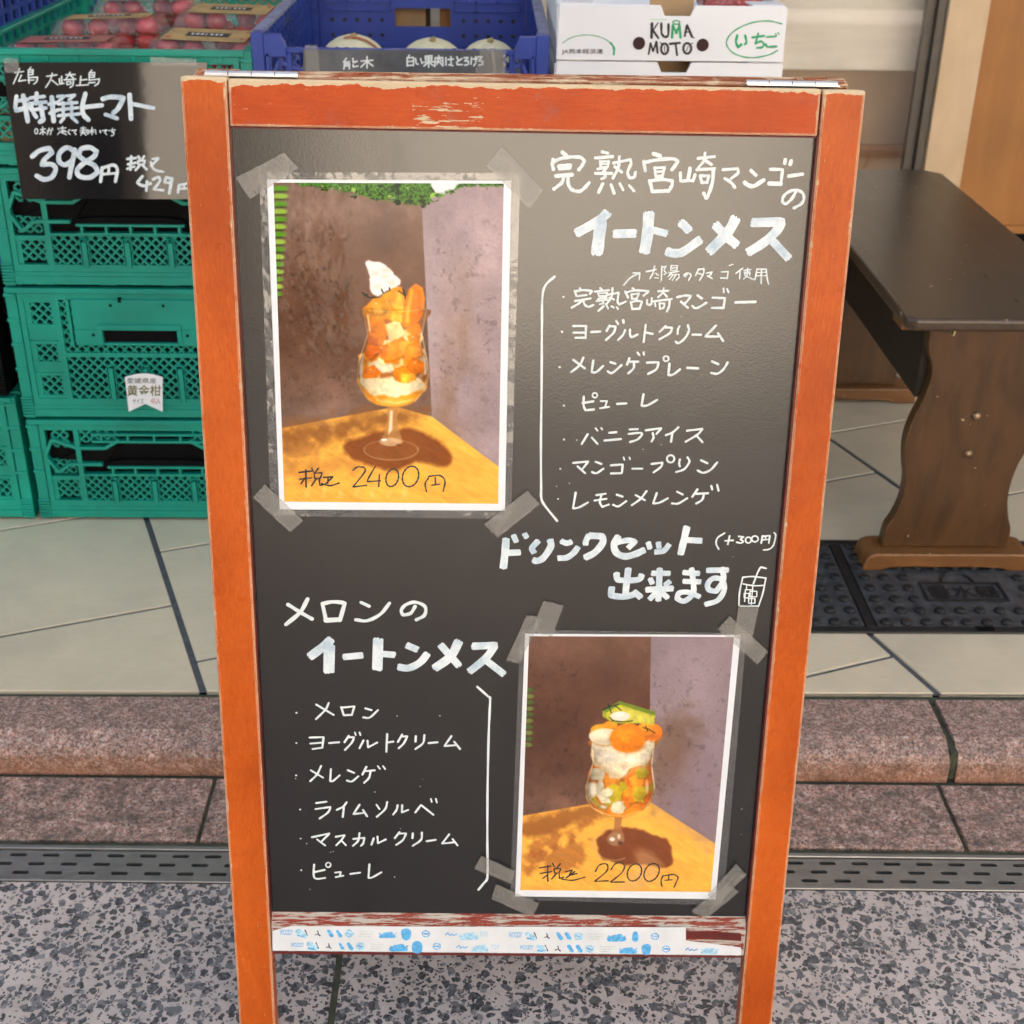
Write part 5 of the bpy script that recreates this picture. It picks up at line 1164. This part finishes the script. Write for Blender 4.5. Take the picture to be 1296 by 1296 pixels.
for q in ([(4,74),(23,74),(25,92),(6,92)], [(190,72),(249,75),(248,84),(191,82)]):
    b = MB(); b.add([cardp(*p, .0015) for p in q], [(0,1,2,3)]); b.build('tape_strip', M['tape'], card, recalc=False)
PCARD = 1/640.
def wcard(width, strokes, jit=.1):
    z = zoomed(0, 60, 5.184); mb = MB()
    for s in strokes:
        wd = width
        if isinstance(s, tuple) and isinstance(s[0], list): s, wd = s
        stroke(mb, z(smooth(s, 5)), wd/5.184*.5, lambda u, v, h: cardp(u, v, .0012+h), False, jit)
    return mb.build('lettering', M['marker' if width < 25 else 'brush'], card, recalc=False)
wcard(9, [[(97,165),(155,158)], [(128,140),(112,185),(88,238)], [(140,182),(122,222),(168,215)], [(203,130),(190,147)], [(186,147),(186,200)], [(186,149),(217,146),(215,172)], [(186,163),(215,161)], [(186,180),(217,177)], [(186,198),(247,195),(240,225),(222,240)], [(182,216),(222,214)], [(190,205),(190,235)],
 [(305,190),(372,180)], [(342,170),(330,215),(300,262)], [(340,215),(380,246)], [(390,205),(392,240),(420,235)], [(405,190),(405,235)], [(432,180),(492,178)], [(460,163),(435,205)], [(460,185),(482,200)], [(420,213),(497,208)], [(437,225),(440,245),(465,240),(465,225),(437,225)], [(482,215),(478,250),(460,262)], [(530,190),(525,245)], [(530,215),(570,210)], [(500,250),(580,245)], [(602,150),(590,165)], [(585,167),(585,215)], [(585,168),(622,165),(618,195)], [(585,182),(618,180)], [(585,197),(618,195)], [(585,215),(652,207),(645,235),(622,252)], [(582,232),(622,230)]])
wcard(31, [([(108,322),(100,395)],26), ([(105,352),(180,342)],24), [(152,318),(168,400),(182,485)], [(108,412),(205,390)], ([(240,302),(237,368)],26), ([(198,332),(290,322)],24), ([(190,370),(300,358)],24), ([(205,412),(300,397)],24), [(268,385),(285,475),(262,488)], ([(220,432),(238,456)],26),
 [(340,328),(352,482)], ([(322,372),(372,362)],24), ([(328,432),(375,412)],24), ([(378,322),(425,318),(388,350)],20), ([(440,318),(492,312),(452,345)],20), ([(385,372),(505,362)],20), ([(380,410),(512,395)],20), ([(415,362),(415,440)],20), ([(470,360),(470,432)],20), ([(382,448),(522,436)],22), ([(420,462),(398,490)],22), ([(470,458),(506,490)],22),
 [(560,305),(540,390),(548,440),(580,475)], ([(550,392),(668,380)],28), [(675,338),(725,325),(812,330),(775,400),(745,428)], ([(692,440),(768,466)],26), [(850,312),(860,468)], ([(852,368),(1008,398)],28)], .05)
wcard(7, [circ(238,550,10,17), [(265,540),(297,535)], [(279,520),(281,572)], [(279,548),(260,568)], [(281,548),(300,562)], [(310,547),(338,542),(330,572)], [(323,530),(310,572)], [(341,530),(346,540)], [(380,530),(386,540)], [(378,572),(391,555)], [(395,530),(432,528)], [(400,545),(426,545)], [(395,556),(436,552)], [(405,560),(436,572)], [(411,520),(411,562)], [(457,540),(445,555),(460,571)], [(470,546),(502,541),(486,558),(500,571)], [(530,530),(562,528)], [(527,545),(567,542)], [(545,520),(545,560)], [(527,559),(567,556)], [(545,559),(530,576)], [(548,560),(564,576)], circ(577,555,6,13), [(590,546),(617,541)], [(603,525),(603,573)], [(590,557),(617,553)], [(626,541),(630,567)], [(656,545),(660,560)], [(672,546),(702,541),(686,558),(700,572)], [(712,546),(757,541)], [(738,530),(735,558),(747,552),(745,573),(730,580)]])
wcard(32, [[(212,715),(260,677),(325,662),(342,690),(292,735),(275,768)], [(278,768),(340,768),(365,800),(340,850),(290,866),(240,842)], [(490,682),(440,657),(392,692),(388,748),(430,770),(478,732),(490,672)], [(488,690),(470,770),(455,852)], [(632,682),(590,657),(532,667),(517,710),(560,745),(620,775),(640,818),(590,853),(522,845),(507,802),(560,752),(618,715),(632,682)]], .05)
wcard(21, [[(670,790),(660,880)], [(670,792),(740,772),(770,800),(757,880)], ([(672,832),(760,826)],16), ([(715,782),(712,830)],16), ([(935,845),(900,888),(940,908),(987,893)],19), ([(965,880),(960,940)],19), ([(1005,865),(1040,850),(1050,875),(1010,930),(1072,937)],18), ([(1125,862),(1090,850),(1080,885),(1113,890),(1130,857)],18), ([(1130,860),(1110,955)],18), ([(1175,903),(1168,952)],17), ([(1175,905),(1240,890),(1252,950)],17), ([(1180,928),(1245,924)],13), ([(1208,895),(1208,926)],13)])
wcard(16, [[(835,732),(892,726)], [(840,767),(890,757)], [(862,715),(856,802)], [(835,797),(882,782)], [(907,715),(917,730)], [(945,715),(935,730)], [(907,745),(950,741),(945,768),(907,770),(907,745)], [(916,775),(890,805)], [(938,775),(962,800)], [(1000,732),(1042,726),(992,777)], [(990,755),(1012,800),(1072,817)]])

# grey name strip taped to the front of the melon crate
SY = CY-.010
strip = thing('name_strip', 'grey card strip with white handwriting taped across the front of the blue melon crate', 'price card', tuple(at_y(510, 92, SY)))
def stp(x, y, h=0.): P_ = at_y(x, y, SY); return (P_.x, P_.y-h, P_.z)
b = MB(); b.prism([(384,62.5),(637,64),(637,100),(384,98)], 0, .001, stp); b.build('strip_card', M['strip'], strip)
b = MB()
for q in ([(386,57),(402,57),(406,97),(388,97)], [(610,56),(624,56),(630,98),(600,98)], [(620,62),(640,63),(640,98),(624,98)]): 
    b = MB(); b.add([stp(*p, .0014+.0000008*q[0][0]) for p in q], [(0,1,2,3)]); b.build('tape_strip', M['tape'], strip, recalc=False)
z = zoomed(380, 50, 4.8); mb = MB()
for s in ([(281,113),(263,137),(300,134)], [(270,146),(265,178)], [(270,148),(301,146),(298,176)], [(270,160),(299,158)], [(321,115),(322,140),(346,131)], [(321,150),(323,166),(350,160)], [(370,130),(442,125)], [(406,103),(406,172)], [(400,135),(370,167)], [(410,135),(442,160)],
 [(662,95),(655,110)], [(650,110),(650,160)], [(650,111),(688,108),(688,158)], [(650,133),(686,131)], [(650,157),(688,155)], [(700,115),(705,147),(716,149)], [(731,115),(740,145)], [(760,100),(762,125)], [(760,100),(801,98),(798,125)], [(760,112),(798,111)], [(762,125),(798,124)], [(748,138),(815,134)], [(780,98),(780,167)], [(775,140),(752,160)], [(785,140),(810,158)], [(820,110),(818,162)], [(820,111),(866,108),(866,160)], [(842,97),(836,125),(828,137)], [(846,115),(858,130)], [(842,130),(830,150)], [(846,135),(858,150)], [(885,110),(885,155)], [(898,121),(931,118)], [(916,105),(916,150),(902,153),(926,158)], [(952,105),(960,126)], [(982,115),(950,138),(955,152),(986,152)], [(995,110),(1021,108),(998,131),(1022,130),(1022,150),(1000,155)], [(1040,108),(1038,150)], [(1050,118),(1076,115)], [(1066,104),(1066,140),(1055,158)], [(1080,105),(1106,103),(1082,131),(1108,130),(1108,152),(1085,155)]):
    stroke(mb, z(smooth(s, 4)), 9/4.8*.5, lambda u, v, h: stp(u, v, .0012+h), False, .1)
mb.build('lettering', M['marker'], strip, recalc=False)

# ------------------------------------------------------------------ tomatoes in clear packs, melons
def tomato_pack(loc, rot, label, tilt=0., lid='warm'):
    root = thing('tomato_pack', label, 'fruit pack', (0, 0, 0), 'clear packs of red tomatoes in the top crate')
    w_, d_, h_ = .185, .125, .062
    b = MB()
    def ringp(s_, z): return [(sx*w_/2*s_, sy*d_/2*s_, z) for sx, sy in ((-1, -1), (1, -1), (1, 1), (-1, 1))]
    r0, r1, r2, r3 = ringp(.86, 0), ringp(1., .036), ringp(1.04, .038), ringp(.90, h_)
    b.add(r0+r1+r2+r3, [(3, 2, 1, 0)] + [(i*4+k, i*4+(k+1) % 4, (i+1)*4+(k+1) % 4, (i+1)*4+k) for i in range(3) for k in range(4)] + [(12, 13, 14, 15)])
    b.build('clear_box', M['pack'], root, .005, 2)
    for i in range(4):
        for j in range(2):
            for lay in (0, 1):
                if lay and (i+j) % 3 == 2: continue
                b = MB(); rr = .0195*random.uniform(.9, 1.05)
                prof = [(rr*math.sin(math.pi*k/9)+1e-5, -rr*.92*math.cos(math.pi*k/9)) for k in range(10)]
                b.lathe(prof, (-.063+.042*i+random.uniform(-.003, .003), -.026+.052*j+random.uniform(-.003, .003), .021+lay*.024), (random.uniform(-.5, .5), random.uniform(-.5, .5), 1), 16)
                b.build('tomato', M['tomato'], root, smooth=True)
    # printed lid label: a tinted band with a black name bar
    c = {'warm': (.45, .30, .12), 'blue': (.28, .36, .40), 'red': (.36, .12, .10)}[lid]
    b = MB(); b.box(-.070, .070, -.046, .046, h_+.0006, h_+.0010); lb = b.build('lid_label', plain('lid print '+lid, c, .4, .25, 40), root)
    b = MB(); b.box(-.036, .036, -.014, .014, h_+.0012, h_+.0016); b.build('name_bar', M['cblack'], root)
    b = MB()
    for k in range(7): b.box(-.028+.008*k, -.0235+.008*k, -.005, .005, h_+.0018, h_+.0020) if k != 3 else b.box(-.004, -.002, -.005, .005, h_+.0018, h_+.0020)
    b.build('bar_print', M['paper'], root)
    root.scale = (1, 1, 1)
    root.location = loc; root.rotation_euler = (R(tilt), R(tilt*.4), R(rot)); return root
zc = .709+.188
tomato_pack((-.700, CY+.115, zc-.066), 4, 'tomato pack nearest the front left of the green crate, under a reddish label', -2, 'red')
tomato_pack((-.665, CY+.265, zc-.050), 6, 'tomato pack in the middle of the left row with a brown and black label', -3, 'warm')
tomato_pack((-.635, CY+.43, zc-.040), 2, 'tomato pack at the back of the left row with a pale blue label', -3, 'blue')
tomato_pack((-.475, CY+.15, zc-.062), -3, 'tomato pack at the front of the right row beside the blue crate corner', 3, 'warm')
tomato_pack((-.465, CY+.33, zc-.044), -2, 'tomato pack behind in the right row with a yellow and brown label', 2, 'warm')
# trays underneath, filling the crate
b = MB(); b.box(CXG-.20, CXG+.20, CY+.03, CY+.68, .735, zc-.072); tag(b.build('cardboard_tray', M['kraft'], None, .003), 'brown cardboard tray under the packs of tomatoes in the top green crate', 'tray')
def melon(px, py, rpx, Y, label, tape=False):
    c = at_y(px, py, Y); r = rpx/660.
    c = Vector((c.x, c.y, c.z-r))
    root = thing('melon', label, 'melon', tuple(c-Vector((0, 0, r*.96))), 'pale melons in the blue crate')
    b = MB(); prof = [(r*math.sin(math.pi*k/16)+1e-5, -r*.97*math.cos(math.pi*k/16)) for k in range(17)]
    b.lathe(prof, c, (.05, -.25, 1), 32); b.build('fruit', M['melon'], root, smooth=True)
    ax = Vector((.05, -.25, 1)).normalized()
    b = MB(); b.tube([c+ax*r*.95, c+ax*r*1.01, c+ax*r*1.03+Vector((.004, 0, 0))], [.007, .005, .004]); b.build('stalk', M['stalk'], root)
    if tape:
        b = MB(); 
        for k in range(8):
            th0, th1 = R(30+k*9), R(30+(k+1)*9)
            f_ = lambda th, o_: c+Vector((math.cos(th)*r*1.006*.9+o_*.0, -.42*r, math.sin(th)*r*1.0))
            for th, q in ((th0, 0), (th1, 0)): pass
            def on(th, dy): 
                v = Vector((math.cos(th), -.35+dy, math.sin(th))).normalized()*r*1.008; return c+v
            b.add([on(th0, -.06), on(th1, -.06), on(th1, .06), on(th0, .06)], [(0, 1, 2, 3)])
        b.build('sticker_band', M['redtape'], root, recalc=False)
    return root
melon(446, 42, 42, CY+.20, 'pale melon with a reddish brown band at the left of the blue crate', True)
melon(546, 46.5, 42, CY+.20, 'pale melon with a stem scar in the middle of the blue crate')
melon(619, 48.5, 36, CY+.20, 'smaller pale melon at the right of the blue crate')
b = MB(); b.box(-.34, .05, CY+.04, CY+.70, .735, .775); tag(b.build('cardboard_tray', M['kraft'], None, .003), 'brown cardboard tray under the melons in the blue crate', 'tray')

b = MB(); b.box(-.36, -.14, CY+.80, CY+1.05, .60, .93); tag(b.build('cardboard_box', M['kraft'], None, .003), 'brown cardboard box glimpsed through the hand hole of the blue crate', 'box')
b = MB(); b.box(-.11, .10, CY+.80, CY+1.05, .60, .92); tag(b.build('cardboard_box', M['panel'], None, .003), 'orange brown box glimpsed at the right of the blue crate hand hole', 'box')
b = MB(); b.box(-.37, .11, CY+.795, CY+1.06, TZ, .598); tag(b.build('plinth', M['tan'], None, .003), 'tan plinth under the boxes behind the blue crate', 'plinth')
# ------------------------------------------------------------------ strawberry cartons
def carton(loc, w_, d_, h_, label, printed):
    root = thing('fruit_carton', label, 'carton', loc, 'white fruit cartons beside the melon crate')
    X, Y, Z = loc; th = .004
    b = MB()
    F_ = lambda x, z, d: (X+x, Y+d, Z+z)
    nt_ = .032
    # front wall with a notch cut in its top edge
    b.prism([(-w_/2, 0), (w_/2, 0), (w_/2-.003, h_), (.012+nt_*.72, h_), (.012+nt_*.5, h_-.016), (.012-nt_*.5-.008, h_-.016), (.012-nt_*.72-.008, h_), (-w_/2+.003, h_)], 0, th, F_)
    b.build('end_wall', M['carton'], root, .0008, 1)
    b = MB(); b.prism([(-w_/2, 0), (w_/2, 0), (w_/2, h_), (-w_/2, h_)], d_-th, d_, F_); b.build('end_wall', M['carton'], root, .0008, 1)
    b = MB()
    for sx in (-1, 1):
        xs = sorted((sx*w_/2, sx*(w_/2-th))); b.box(X+xs[0], X+xs[1], Y+th+.0005, Y+d_-th-.0005, Z, Z+h_-.004)
    b.box(X-w_/2+th, X+w_/2-th, Y+th, Y+d_-th, Z+.001, Z+.005); b.build('side_wall', M['carton'], root)
    b = MB(); b.box(X-.03, X+.04, Y+.055, Y+.062, Z+.006, Z+h_+.010); b.build('divider', M['kraft'], root)
    for sx in (-1, 1):
        b = MB(); b.prism([(sx*(w_/2-.006), .006), (sx*(w_/2-.055), .006), (sx*(w_/2-.06), .05), (sx*(w_/2-.010), .05)], h_-.001, h_+.0015, lambda x, y, d: (X+x, Y+y, Z+d)); b.build('flap', M['carton'], root)
    return root
cz = .8875
c1 = carton((.2835, CY, cz), .362, .42, .0835, 'white strawberry carton with green and black printing behind the top right of the sign', True)
carton((.2835, CY+.002, cz-.0860), .366, .42, .0840, 'plain white carton under the printed strawberry carton', False)
carton((.2835, CY+.002, cz-.1730), .366, .42, .0850, 'white carton on the table at the bottom of the carton stack', False)
ck = lambda u, v, h: tuple(at_y(u, v, CY-.0006-h))
z4 = zoomed(690, 0, 4.05)
def ctext(body, box, mat, offset=0., shear=0., nm='print'):
    (u0, v0), (u1, v1) = z4([box[:2], box[2:]]); b = MB(); put_text(b, body, u0, v0, u1, v1, ck, 0, offset, shear); return b.build(nm, mat, c1, recalc=False)
ctext('JA熊本経済連', (85, 250, 297, 280), M['cblack'], .008)
def cst(strokes, wd, mat, name='print'):
    mb = MB()
    for s in strokes:
        w2 = wd
        if isinstance(s, tuple) and isinstance(s[0], list): s, w2 = s
        stroke(mb, z4(smooth(s, 6)), w2/4.05*.5, ck, False, .15)
    return mb.build(name, mat, c1, recalc=False)
cst([([(90,220),(130,195),(190,180),(250,182),(300,197),(335,220)],4), ([(335,220),(352,245),(352,278)],11)], 8, M['cgreen'])
cst([([(1212,122),(1150,108),(1080,112),(1010,135),(955,170),(930,210),(935,240),(965,272),(1020,292),(1080,295),(1150,280),(1192,258)],7)], 7, M['cgreen'])
cst([([(985,180),(978,215),(990,243),(1005,228)],13), ([(1025,182),(1032,215),(1022,228)],12), ([(1062,192),(1122,184)],11), ([(1092,172),(1078,225),(1105,212),(1122,225),(1112,242),(1085,246)],11), ([(1135,190),(1182,186)],12), ([(1130,225),(1140,240),(1185,238)],12), ([(1180,172),(1186,180)],7), ([(1193,168),(1199,176)],7)], 12, M['cgreen'])
cst([([(548,120),(545,192)],13.5), ([(578,118),(550,160)],8.1), ([(552,155),(580,195)],12.15), ([(595,120),(597,170),(612,190),(630,180),(632,125)],12.15), ([(715,185),(728,128),(752,188)],12.15), ([(715,165),(745,163)],6.75), ([(548,130),(540,125)],5.4), ([(752,188),(762,194)],6.75),
 ([(530,278),(540,222)],9.45), ([(540,222),(553,262),(570,215)],10.8), ([(570,215),(576,270)],12.15), (circ(612,250,18,27),12.15), ([(640,225),(690,220)],12.15), ([(668,222),(676,282)],12.15), (circ(728,248,20,27),12.15), ([(600,225),(588,218)],5.4), ([(745,228),(755,220)],5.4), ([(612,235),(612,265)],4.05), ([(735,235),(722,262)],4.05)], 8, M['cblack'])
cst([([(650,192),(655,130)],12.15), ([(655,130),(672,170),(688,128)],10.8), ([(688,128),(694,192)],12.15), (circ(672,115,18,9),6.75), ([(660,150),(684,150)],4.05), ([(664,172),(680,172)],4.05)], 8, M['cgreen'])
cst([([(540,100),(625,100)],5)], 5, plain('pale green print', (.5, .66, .55), .6, .1))
b = MB()
for cx in (481, 807):
    (u, v), = z4([(cx, 222 if cx < 600 else 231)]); P_ = at_y(u, v, CY-.0010); b.lathe([(.0098, 0), (.0098, .0004)], P_, (0, 1, 0), 20)
b.build('air_hole', M['dark'], c1)
# strawberries just showing above the rim
t = thing('strawberry_tray', 'clear tray of red strawberries just showing above the rim of the printed carton', 'fruit pack', (.40, CY+.2, cz+.006))
b = MB(); b.box(.345, .452, CY+.10, CY+.25, cz+.006, cz+.088); b.build('clear_box', M['pack'], t, .004)
b = MB()
for k in range(14):
    c = Vector((.362+.0145*(k % 6)+random.uniform(-.004, .004), CY+.13+.045*(k//6), cz+.070)); b.lathe([(.001, -.016), (.009, -.008), (.014, .004), (.010, .014), (.001, .016)], c, (random.uniform(-1, 1), -.6, .5), 10)
b.build('strawberries', M['tomato'], t, smooth=True)

# ------------------------------------------------------------------ bench
bench = thing('wooden_bench', 'dark brown trestle bench with curvy legs standing on the meter lid at the right', 'bench', (.82, 2.5, TZ))
BT = .540; bx0, bx1 = .655, .992; by0, by1 = 2.000, 2.985
b = MB(); ch = .022
out_ = [(bx0+ch*.6, by0), (bx1-ch*.6, by0), (bx1, by0+ch*.6), (bx1, by1-ch*1.6), (bx1-ch*1.6, by1), (bx0+ch*1.6, by1), (bx0, by1-ch*1.6), (bx0, by0+ch*.6)]
b.prism(out_, BT-.021, BT, lambda x, y, d: (x, y, d)); b.build('seat', M['benchtop'], bench, .006, 3)
def yfoot(i): return 2.043+.004 if i == 0 else 2.800
prof_l = [(.717,.5185),(.720,.466),(.7315,.430),(.732,.405),(.7265,.375),(.711,.324),(.708,.285),(.7125,.250),(.7185,.219),(.717,.180),(.708,.148),(.698,.125),(.695,.091)]
prof_r = [(.920,.091),(.9195,.125),(.911,.150),(.9035,.185),(.9035,.219),(.9085,.250),(.918,.280),(.925,.310),(.918,.350),(.906,.390),(.898,.430),(.902,.466),(.906,.5185)]
pl = [tuple(p) for p in smooth(prof_l, 4)] + [tuple(p) for p in smooth(prof_r, 4)]
for i in (0, 1):
    y0 = yfoot(i)+.028
    b = MB(); b.prism(pl, y0, y0+.026, lambda x, z, d: (x, d, z)); b.build('leg', M['benchleg'], bench, .002)
    yf = yfoot(i); b = MB()
    ft = [(.658,TZ+.0005),(.690,TZ+.0005),(.704,TZ+.007),(.74,TZ+.009),(.87,TZ+.009),(.905,TZ+.007),(.92,TZ+.0005),(.962,TZ+.0005),(.9605,TZ+.020),(.952,TZ+.032),(.94,TZ+.0355),(.68,TZ+.0355),(.668,TZ+.031),(.663,TZ+.022)]
    b.prism(ft, yf, yf+.070, lambda x, z, d: (x, d, z)); b.build('foot', M['foot'], bench, .003)
    # batten that carries the seat
    b = MB(); b.box(.668, .962, y0-.006, y0+.050, BT-.0445, BT-.0215); b.build('batten', M['foot'], bench, .005, 3)
for (x, z_) in ((.8205, .343), (.8185, .273)):
    b = MB(); b.lathe([(.0082, 0), (.0080, -.002), (.0062, -.0045), (.003, -.0056), (.0004, -.006)], (x, yfoot(0)+.028, z_), (0, 1, 0), 18); b.build('bolt', M['bolt'], bench, smooth=True)
P_ = at_y(1202, 419, yfoot(0)+.02)
b = MB(); b.tube([(P_.x, yfoot(0)+.030, P_.z), (P_.x, yfoot(0)+.012, P_.z), (P_.x+.004, yfoot(0)+.008, P_.z)], .0042, 10); b.build('hook', plain('brass', (.55, .45, .25), .35, .2, metal=.7), bench, smooth=True)
SB = plain('shaded brown wood', (.012, .007, .0045), .55, .3)  # dark brown wood with the shade under the seat put into its colour
b = MB(); b.box(.7185, .738, yfoot(0)+.0545, yfoot(1)+.0275, .365, BT-.0450); b.build('stretcher', SB, bench, .003)
b = MB(); b.box(.880, .900, yfoot(0)+.0545, yfoot(1)+.0275, .365, BT-.0450); b.build('stretcher', SB, bench, .003)
b = MB(); b.box(.80, .83, yfoot(0)+.0545, yfoot(1)+.0275, .29, .33)
b.build('stretcher', SB, bench, .003)

# ------------------------------------------------------------------ water meter lids
meter = thing('meter_cover', 'black cast iron water meter lids in a frame let into the tiles under the bench', 'meter cover', (.6, 2.0, TZ))
my0, my1, mx0, mx1 = 1.846, 2.157, .10, 1.10
fz = TZ+.0035
b = MB(); fwd = .016
for x0, x1, y0, y1 in ((mx0, mx1, my0, my0+fwd), (mx0, mx1, my1-fwd, my1), (mx0, mx0+fwd, my0+fwd, my1-fwd), (mx1-fwd, mx1, my0+fwd, my1-fwd), (.621, .637, my0+fwd, my1-fwd)): b.box(x0, x1, y0, y1, TZ-.01, fz)
b.box(mx0+fwd, mx1-fwd, my0+fwd, my1-fwd, TZ-.02, TZ+.0003)
b.build('lid_frame', M['ironblk'], meter, .0015)
def bumps(b, x0, x1, skip):
    rows_ = 8; pit_y = (my1-my0-2*fwd-.024)/(rows_-1)
    for j in range(rows_):
        y = my0+fwd+.013+pit_y*j; n_ = int((x1-x0-.02)/.0335)
        for i in range(n_+1):
            x = x0+.016+.0335*i+(.0 if j % 2 == 0 else .0)
            if x > x1-.012 or skip(x, y): continue
            b.lathe([(.0098, 0), (.0094, .0035), (.0080, .0052), (.0045, .0062), (.0004, .0064)], (x, y, fz-.0006), (0, 0, 1), 12)
for x0, x1 in ((mx0+fwd+.003, .618), (.640, mx1-fwd-.003)):
    b = MB(); b.box(x0, x1, my0+fwd+.003, my1-fwd-.003, TZ+.001, fz-.0005)
    sk_ = (lambda x, y: x0 > .6 and .735 < x < .895 and 1.935 < y < 2.045)
    b.build('lid', M['iron'], meter, smooth=False)
    b = MB(); bumps(b, x0, x1, sk_); b.build('tread_studs', M['ironblk'], meter, smooth=False)  # studs blacker than the lid: their shading is put into the colour
b = MB(); zt = fz+.0005
for x0, x1, y0, y1 in ((.745, .885, 1.943, 1.947), (.745, .885, 1.999, 2.003), (.745, .749, 1.947, 1.999), (.881, .885, 1.947, 1.999)): b.box(x0, x1, y0, y1, fz-.001, zt+.002)
arc = [(.815-.028*math.cos(math.pi*k/12), 2.003+.034*math.sin(math.pi*k/12), zt) for k in range(13)]
b.tube(arc, .0028, 8)
put_text(b, '量水器', .753, -1.993, .877, -1.953, lambda u, v, h: (u, -v, zt+.0012), offset=.015)
b.build('raised_lettering', M['ironblk'], meter)
b = MB(); b.box(.80, .83, my0+.004, my0+fwd+.002, fz, fz+.0006); b.build('key_slot', M['blackp'], meter)

# ------------------------------------------------------------------ shop front: post, panel, window, wall above and canopy
shop = thing('shop_front', 'shop front with a bare pale wood post, a glazed opening and an orange plywood panel', 'building', (1.1, W_FAC, 0))
FY = W_FAC
b = MB(); b.box(1.094, 1.192, FY, FY+.09, TZ, 2.6); b.build('post', M['post'], shop, .002)
b = MB(); b.box(1.192, 3.4, FY+.035, FY+.06, TZ+.235, .853); b.box(1.192, 3.4, FY+.040, FY+.06, .853, .862); b.build('panel', M['panel'], shop)
b = MB(); b.box(1.192, 3.4, FY+.026, FY+.060, TZ+.215, TZ+.2348); b.box(1.192, 3.4, FY+.026, FY+.060, .8622, .880); b.build('trim', M['panel'], shop, .001)
b = MB(); b.box(1.192, 3.4, FY+.03, FY+.12, TZ-.005, TZ+.2148); b.build('plinth', M['blackp'], shop)  # black block stands in for the dark gap below the panel
b = MB(); b.box(1.192, 3.4, FY+.03, FY+.05, .8802, 2.6); b.build('upper_glass', plain('dim grey-green glass', (.08, .10, .09), .12, .1), shop)
b = MB()
b.box(1.072, 1.0935, FY+.012, FY+.06, TZ+.0, 2.6); b.box(1.048, 1.0715, FY+.03, FY+.05, TZ+.0, 2.6); b.box(-2.6, 1.0478, FY+.02, FY+.06, TZ, TZ+.09)
b.build('window_frame', M['frame'], shop, .001)
b = MB(); b.box(-2.6, 1.0478, FY+.036, FY+.042, TZ+.0902, 2.6); b.build('window_glass', M['glass'], shop)
b = MB(); b.box(-12, 12, FY+.02, FY+.3, 2.602, 4.6); b.box(3.4, 12, FY+.02, FY+.3, TZ, 2.602); b.box(-12, -2.6, FY+.02, FY+.3, TZ, 2.602); b.box(-12, 12, FY+.301, FY+1.4, 2.705, 2.8); b.build('wall', M['plaster'], shop)
b = MB(); b.box(-4.5, 4.5, 2.7, FY+.019, 2.66, 2.74); b.build('added_canopy', M['frame'], shop)  # unseen overhang, added to keep the crates darker
# things seen through the glass
b = MB(); b.box(-.4, 1.15, FY+.14, FY+.18, .655, 1.15); tag(b.build('display_board', M['pale'], None, .004), 'pale streaked board added behind the shop window glass for a reflective look', 'board')  # added board, its pale colour stands in for brightness reflected in the glass
t = thing('display_counter', 'tan wooden counter behind the shop window below the pale board', 'counter', (.6, FY+.5, TZ))
b = MB(); b.box(-.4, 1.15, FY+.22, FY+.26, TZ, .66); b.build('front_board', M['tan'], t)
b = MB(); b.box(-.4, 1.15, FY+.20, FY+.2198, TZ+.30, TZ+.40); b.build('rail', M['panel'], t)
b = MB(); b.box(-3, 3.4, FY+1.2, FY+1.25, TZ, 2.704); tag(b.build('back_wall', M['tan'], None), 'dim tan wall at the back of the shop behind the window', 'wall')

# ------------------------------------------------------------------ across the street (seen only in reflections)
bld = thing('street_building', 'pale plastered building across the street, seen only in reflections', 'building', (3, -9, 0))
b = MB(); b.box(-1.6, 9, -9.4, -9, -.12, 5.6); b.build('wall', plain('sunlit plaster', (.78, .74, .68), .8, .05, 2), bld)
for k in range(3):
    x = 0+k*3.0
    b = MB(); b.box(x, x+1.5, -8.995, -8.96, 3.6, 5.0); b.build('window', M['blackp'], bld)
for x in (2.6, 5.2):
    b = MB(); b.box(x, x+1.0, -8.995, -8.96, -.1, 2.0); b.build('door', M['frame'], bld)
bl2 = thing('street_building', 'dark brown shop building across the street, added to darken the reflections on the left', 'building', (-7, -9, 0))
b = MB(); b.box(-14, -1.7, -9.3, -8.9, -.12, 4.2); b.build('wall', plain('dark brown shop wall', (.045, .036, .03), .7, .3, 1.5), bl2)  # unseen dark front, added to dim reflections and bounce from the left
for k in range(4):
    x = -12+k*2.6
    b = MB(); b.box(x, x+1.6, -8.895, -8.87, .2, 2.2); b.build('window', M['blackp'], bl2)
